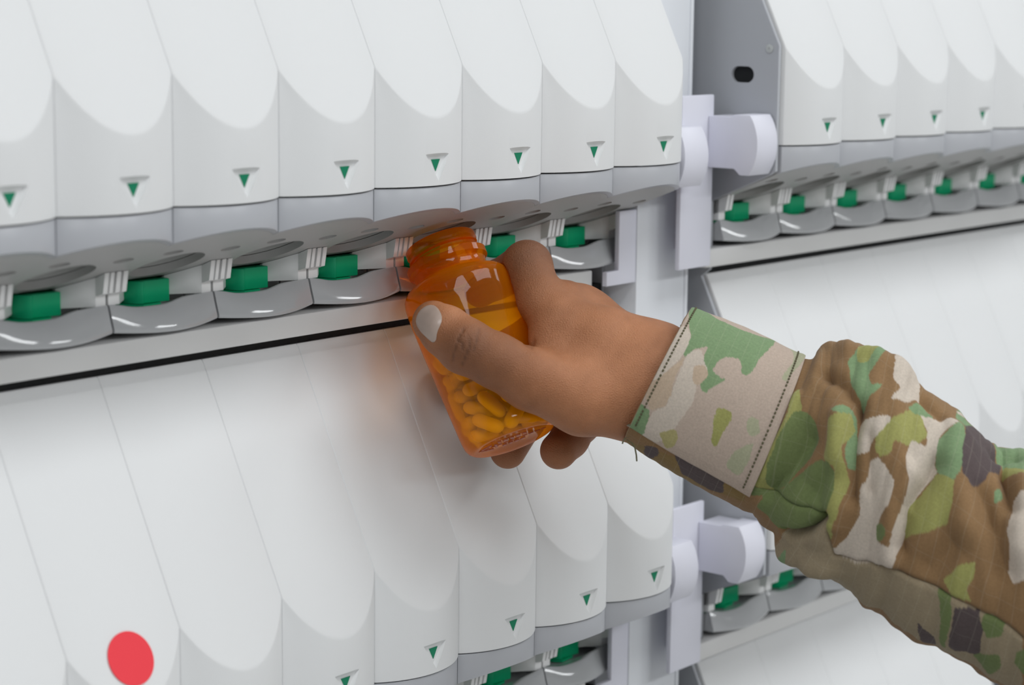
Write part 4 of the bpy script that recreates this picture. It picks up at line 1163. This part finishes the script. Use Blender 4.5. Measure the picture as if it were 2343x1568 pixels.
def cloth_material():
    m = bpy.data.materials.new('ripstop_camouflage_cloth')
    m.use_nodes = True
    nt = m.node_tree
    ln = nt.links.new
    bs = nt.nodes['Principled BSDF']
    bs.inputs['Roughness'].default_value = 0.85
    bs.inputs['Specular IOR Level'].default_value = 0.15
    bs.inputs['Sheen Weight'].default_value = 0.08
    at_ = nt.nodes.new('ShaderNodeAttribute')
    at_.attribute_name = 'print'
    uv = nt.nodes.new('ShaderNodeAttribute')
    uv.attribute_name = 'weave'
    sx = nt.nodes.new('ShaderNodeSeparateXYZ')
    ln(uv.outputs['Vector'], sx.inputs[0])

    def lines(sock, per, wid):
        a = nt.nodes.new('ShaderNodeMath'); a.operation = 'DIVIDE'; a.inputs[1].default_value = per
        f = nt.nodes.new('ShaderNodeMath'); f.operation = 'FRACT'
        l = nt.nodes.new('ShaderNodeMath'); l.operation = 'LESS_THAN'; l.inputs[1].default_value = wid
        ln(sock, a.inputs[0]); ln(a.outputs[0], f.inputs[0]); ln(f.outputs[0], l.inputs[0])
        return l.outputs[0]
    l1 = lines(sx.outputs[0], 0.0070, 0.06)
    l2 = lines(sx.outputs[1], 0.0105, 0.025)
    mx = nt.nodes.new('ShaderNodeMath'); mx.operation = 'MAXIMUM'
    ln(l1, mx.inputs[0]); ln(l2, mx.inputs[1])
    sc = nt.nodes.new('ShaderNodeMath'); sc.operation = 'MULTIPLY'; sc.inputs[1].default_value = 0.09
    ln(mx.outputs[0], sc.inputs[0])
    mix = nt.nodes.new('ShaderNodeMix'); mix.data_type = 'RGBA'
    mix.inputs[7].default_value = (0.62, 0.58, 0.46, 1)
    ln(sc.outputs[0], mix.inputs[0]); ln(at_.outputs['Color'], mix.inputs[6])
    tc = nt.nodes.new('ShaderNodeTexCoord')
    nz = nt.nodes.new('ShaderNodeTexNoise'); nz.inputs['Scale'].default_value = 900; nz.inputs['Detail'].default_value = 3
    ln(tc.outputs['Object'], nz.inputs['Vector'])
    mr = nt.nodes.new('ShaderNodeMapRange'); mr.inputs[3].default_value = 0.80; mr.inputs[4].default_value = 1.20
    ln(nz.outputs['Fac'], mr.inputs[0])
    vm = nt.nodes.new('ShaderNodeVectorMath'); vm.operation = 'SCALE'
    ln(mix.outputs[2], vm.inputs[0]); ln(mr.outputs[0], vm.inputs['Scale'])
    ln(vm.outputs[0], bs.inputs['Base Color'])
    bp = nt.nodes.new('ShaderNodeBump'); bp.inputs['Strength'].default_value = 0.3; bp.inputs['Distance'].default_value = 0.0003
    ln(nz.outputs['Fac'], bp.inputs['Height']); ln(bp.outputs['Normal'], bs.inputs['Normal'])
    return m


M_CLOTH = cloth_material()


def cloth_obj(name, P, s, th, parent, wrap, thick=0.02):
    nu, nt_ = P.shape[:2]
    i, j = np.meshgrid(np.arange(nu - 1), np.arange(nt_ if wrap else nt_ - 1), indexing='ij')
    k = (j + 1) % nt_
    fs = np.stack([i * nt_ + j, i * nt_ + k, (i + 1) * nt_ + k, (i + 1) * nt_ + j], -1).reshape(-1, 4)
    w = (to_world(P.reshape(-1, 3)) - pbase) * S
    me = bpy.data.meshes.new(name)
    me.from_pydata(w.tolist(), [], fs.tolist())
    bm = bmesh.new(); bm.from_mesh(me); bmesh.ops.recalc_face_normals(bm, faces=bm.faces); bm.to_mesh(me); bm.free()
    col = camo_colour(s, th).reshape(-1, 3)
    ca = me.attributes.new('print', 'FLOAT_COLOR', 'POINT')
    ca.data.foreach_set('color', np.concatenate([col, np.ones((len(col), 1))], 1).astype(np.float32).ravel())
    # distances along and around the cloth, in metres
    L = np.concatenate([[0], np.cumsum(np.linalg.norm(np.diff(catmull((_tp + _bt) / 2, s[:, 0]), axis=0), axis=-1))]) * S
    wv_ = np.stack([np.broadcast_to(L[:, None], s.shape), th * 0.62 * S, np.zeros_like(s)], -1).reshape(-1, 3)
    wa = me.attributes.new('weave', 'FLOAT_VECTOR', 'POINT')
    wa.data.foreach_set('vector', wv_.astype(np.float32).ravel())
    o = link(name, me, M_CLOTH, parent, 180)
    md = o.modifiers.new('thickness', 'SOLIDIFY')
    md.thickness = thick * S
    md.offset = -1
    return o


slv = cloth_obj('jacket_sleeve', sp_, sg, tg, person, True)

# the cuff: a wider doubled band lapped over the sleeve end
TH0, TH1 = -0.75, 2.42
NUc, NTc = 150, 190
sc_, tc_ = np.meshgrid(np.linspace(-0.05, 3.04, NUc), np.linspace(TH0, TH1, NTc), indexing='ij')
cp = sleeve_point(np.clip(sc_, 0, 9), tc_)
c_ax = catmull((_tp + _bt) / 2, np.clip(sc_[:, :1], 0, 9))
rad_ = cp - c_ax
ru = rad_ / np.linalg.norm(rad_, axis=-1, keepdims=True)
edge = np.minimum(np.minimum(sc_ + 0.05, 3.04 - sc_) * 0.9, np.minimum(tc_ - TH0, TH1 - tc_) * 0.6)
lift = 0.030 + 0.010 * np.clip(edge / 0.10, 0, 1) + 0.018 * np.clip((sc_ - 2.3) / 0.7, 0, 1)
cp = cp + ru * lift[..., None] + 0.004 * ru * vnoise(np.stack([sc_ * 1.2, tc_ * 1.2, sc_ * 0], -1), 2.0)[..., None]
cuff = cloth_obj('cuff', cp, sc_, tc_ + 2 * math.pi, slv, False, 0.028)

# stitches along the cuff edges
M_THREAD = mat('sewing_thread', (0.13, 0.12, 0.07), 0.8, 0.2)
b = MB()


def cuff_at(s, t):
    i = (s + 0.05) / 3.09 * (NUc - 1)
    j = (t - TH0) / (TH1 - TH0) * (NTc - 1)
    i, j = min(max(i, 0), NUc - 1), min(max(j, 0), NTc - 1)
    p = cp[int(round(i)), int(round(j))]
    r_ = ru[int(round(i)), int(round(j))]
    return p, r_


def stitch(a, c, r_):
    a, c = to_world(a[None])[0], to_world(c[None])[0]
    d = (c - a) / np.linalg.norm(c - a)
    e1 = np.cross(d, [0.3, 0.5, 0.8]); e1 /= np.linalg.norm(e1); e2 = np.cross(d, e1)
    rings = []
    for k, rr in ((0.0, 0.003), (0.2, 0.0075), (0.8, 0.0075), (1.0, 0.003)):
        q = a + (c - a) * k
        rings.append([tuple(q + (e1 * math.cos(w_) + e2 * math.sin(w_)) * rr) for w_ in [i * math.pi / 3 for i in range(6)]])
    b.loft(rings)


for sfix in (0.17, 2.80):
    for i in range(44):
        t0 = 0.05 + i * 0.052
        (p1, r1), (p2, r2) = cuff_at(sfix, t0), cuff_at(sfix, t0 + 0.034)
        stitch(p1 + r1 * 0.004, p2 + r2 * 0.004, r1)
b.build('stitching', M_THREAD, slv, tuple(pbase))
# frayed thread at the lower corner of the cuff
b = MB()
for pts in ([(1434, 1006, 16.5), (1446, 1014, 16.48), (1453, 1026, 16.47), (1456, 1042, 16.47), (1457, 1056, 16.47)],
            [(1440, 1000, 16.5), (1431, 1002, 16.48), (1426, 1009, 16.47), (1424, 1016, 16.47)]):
    rg = []
    for p in pts:
        q = to_world(pc(*p)[None])[0]
        rg.append([tuple(q + 0.006 * (RIGHT * math.cos(w_) + FWD * math.sin(w_))) for w_ in [i * math.pi / 3 for i in range(6)]])
    b.loft(rg)
b.build('loose_thread', M_THREAD, slv, tuple(pbase))
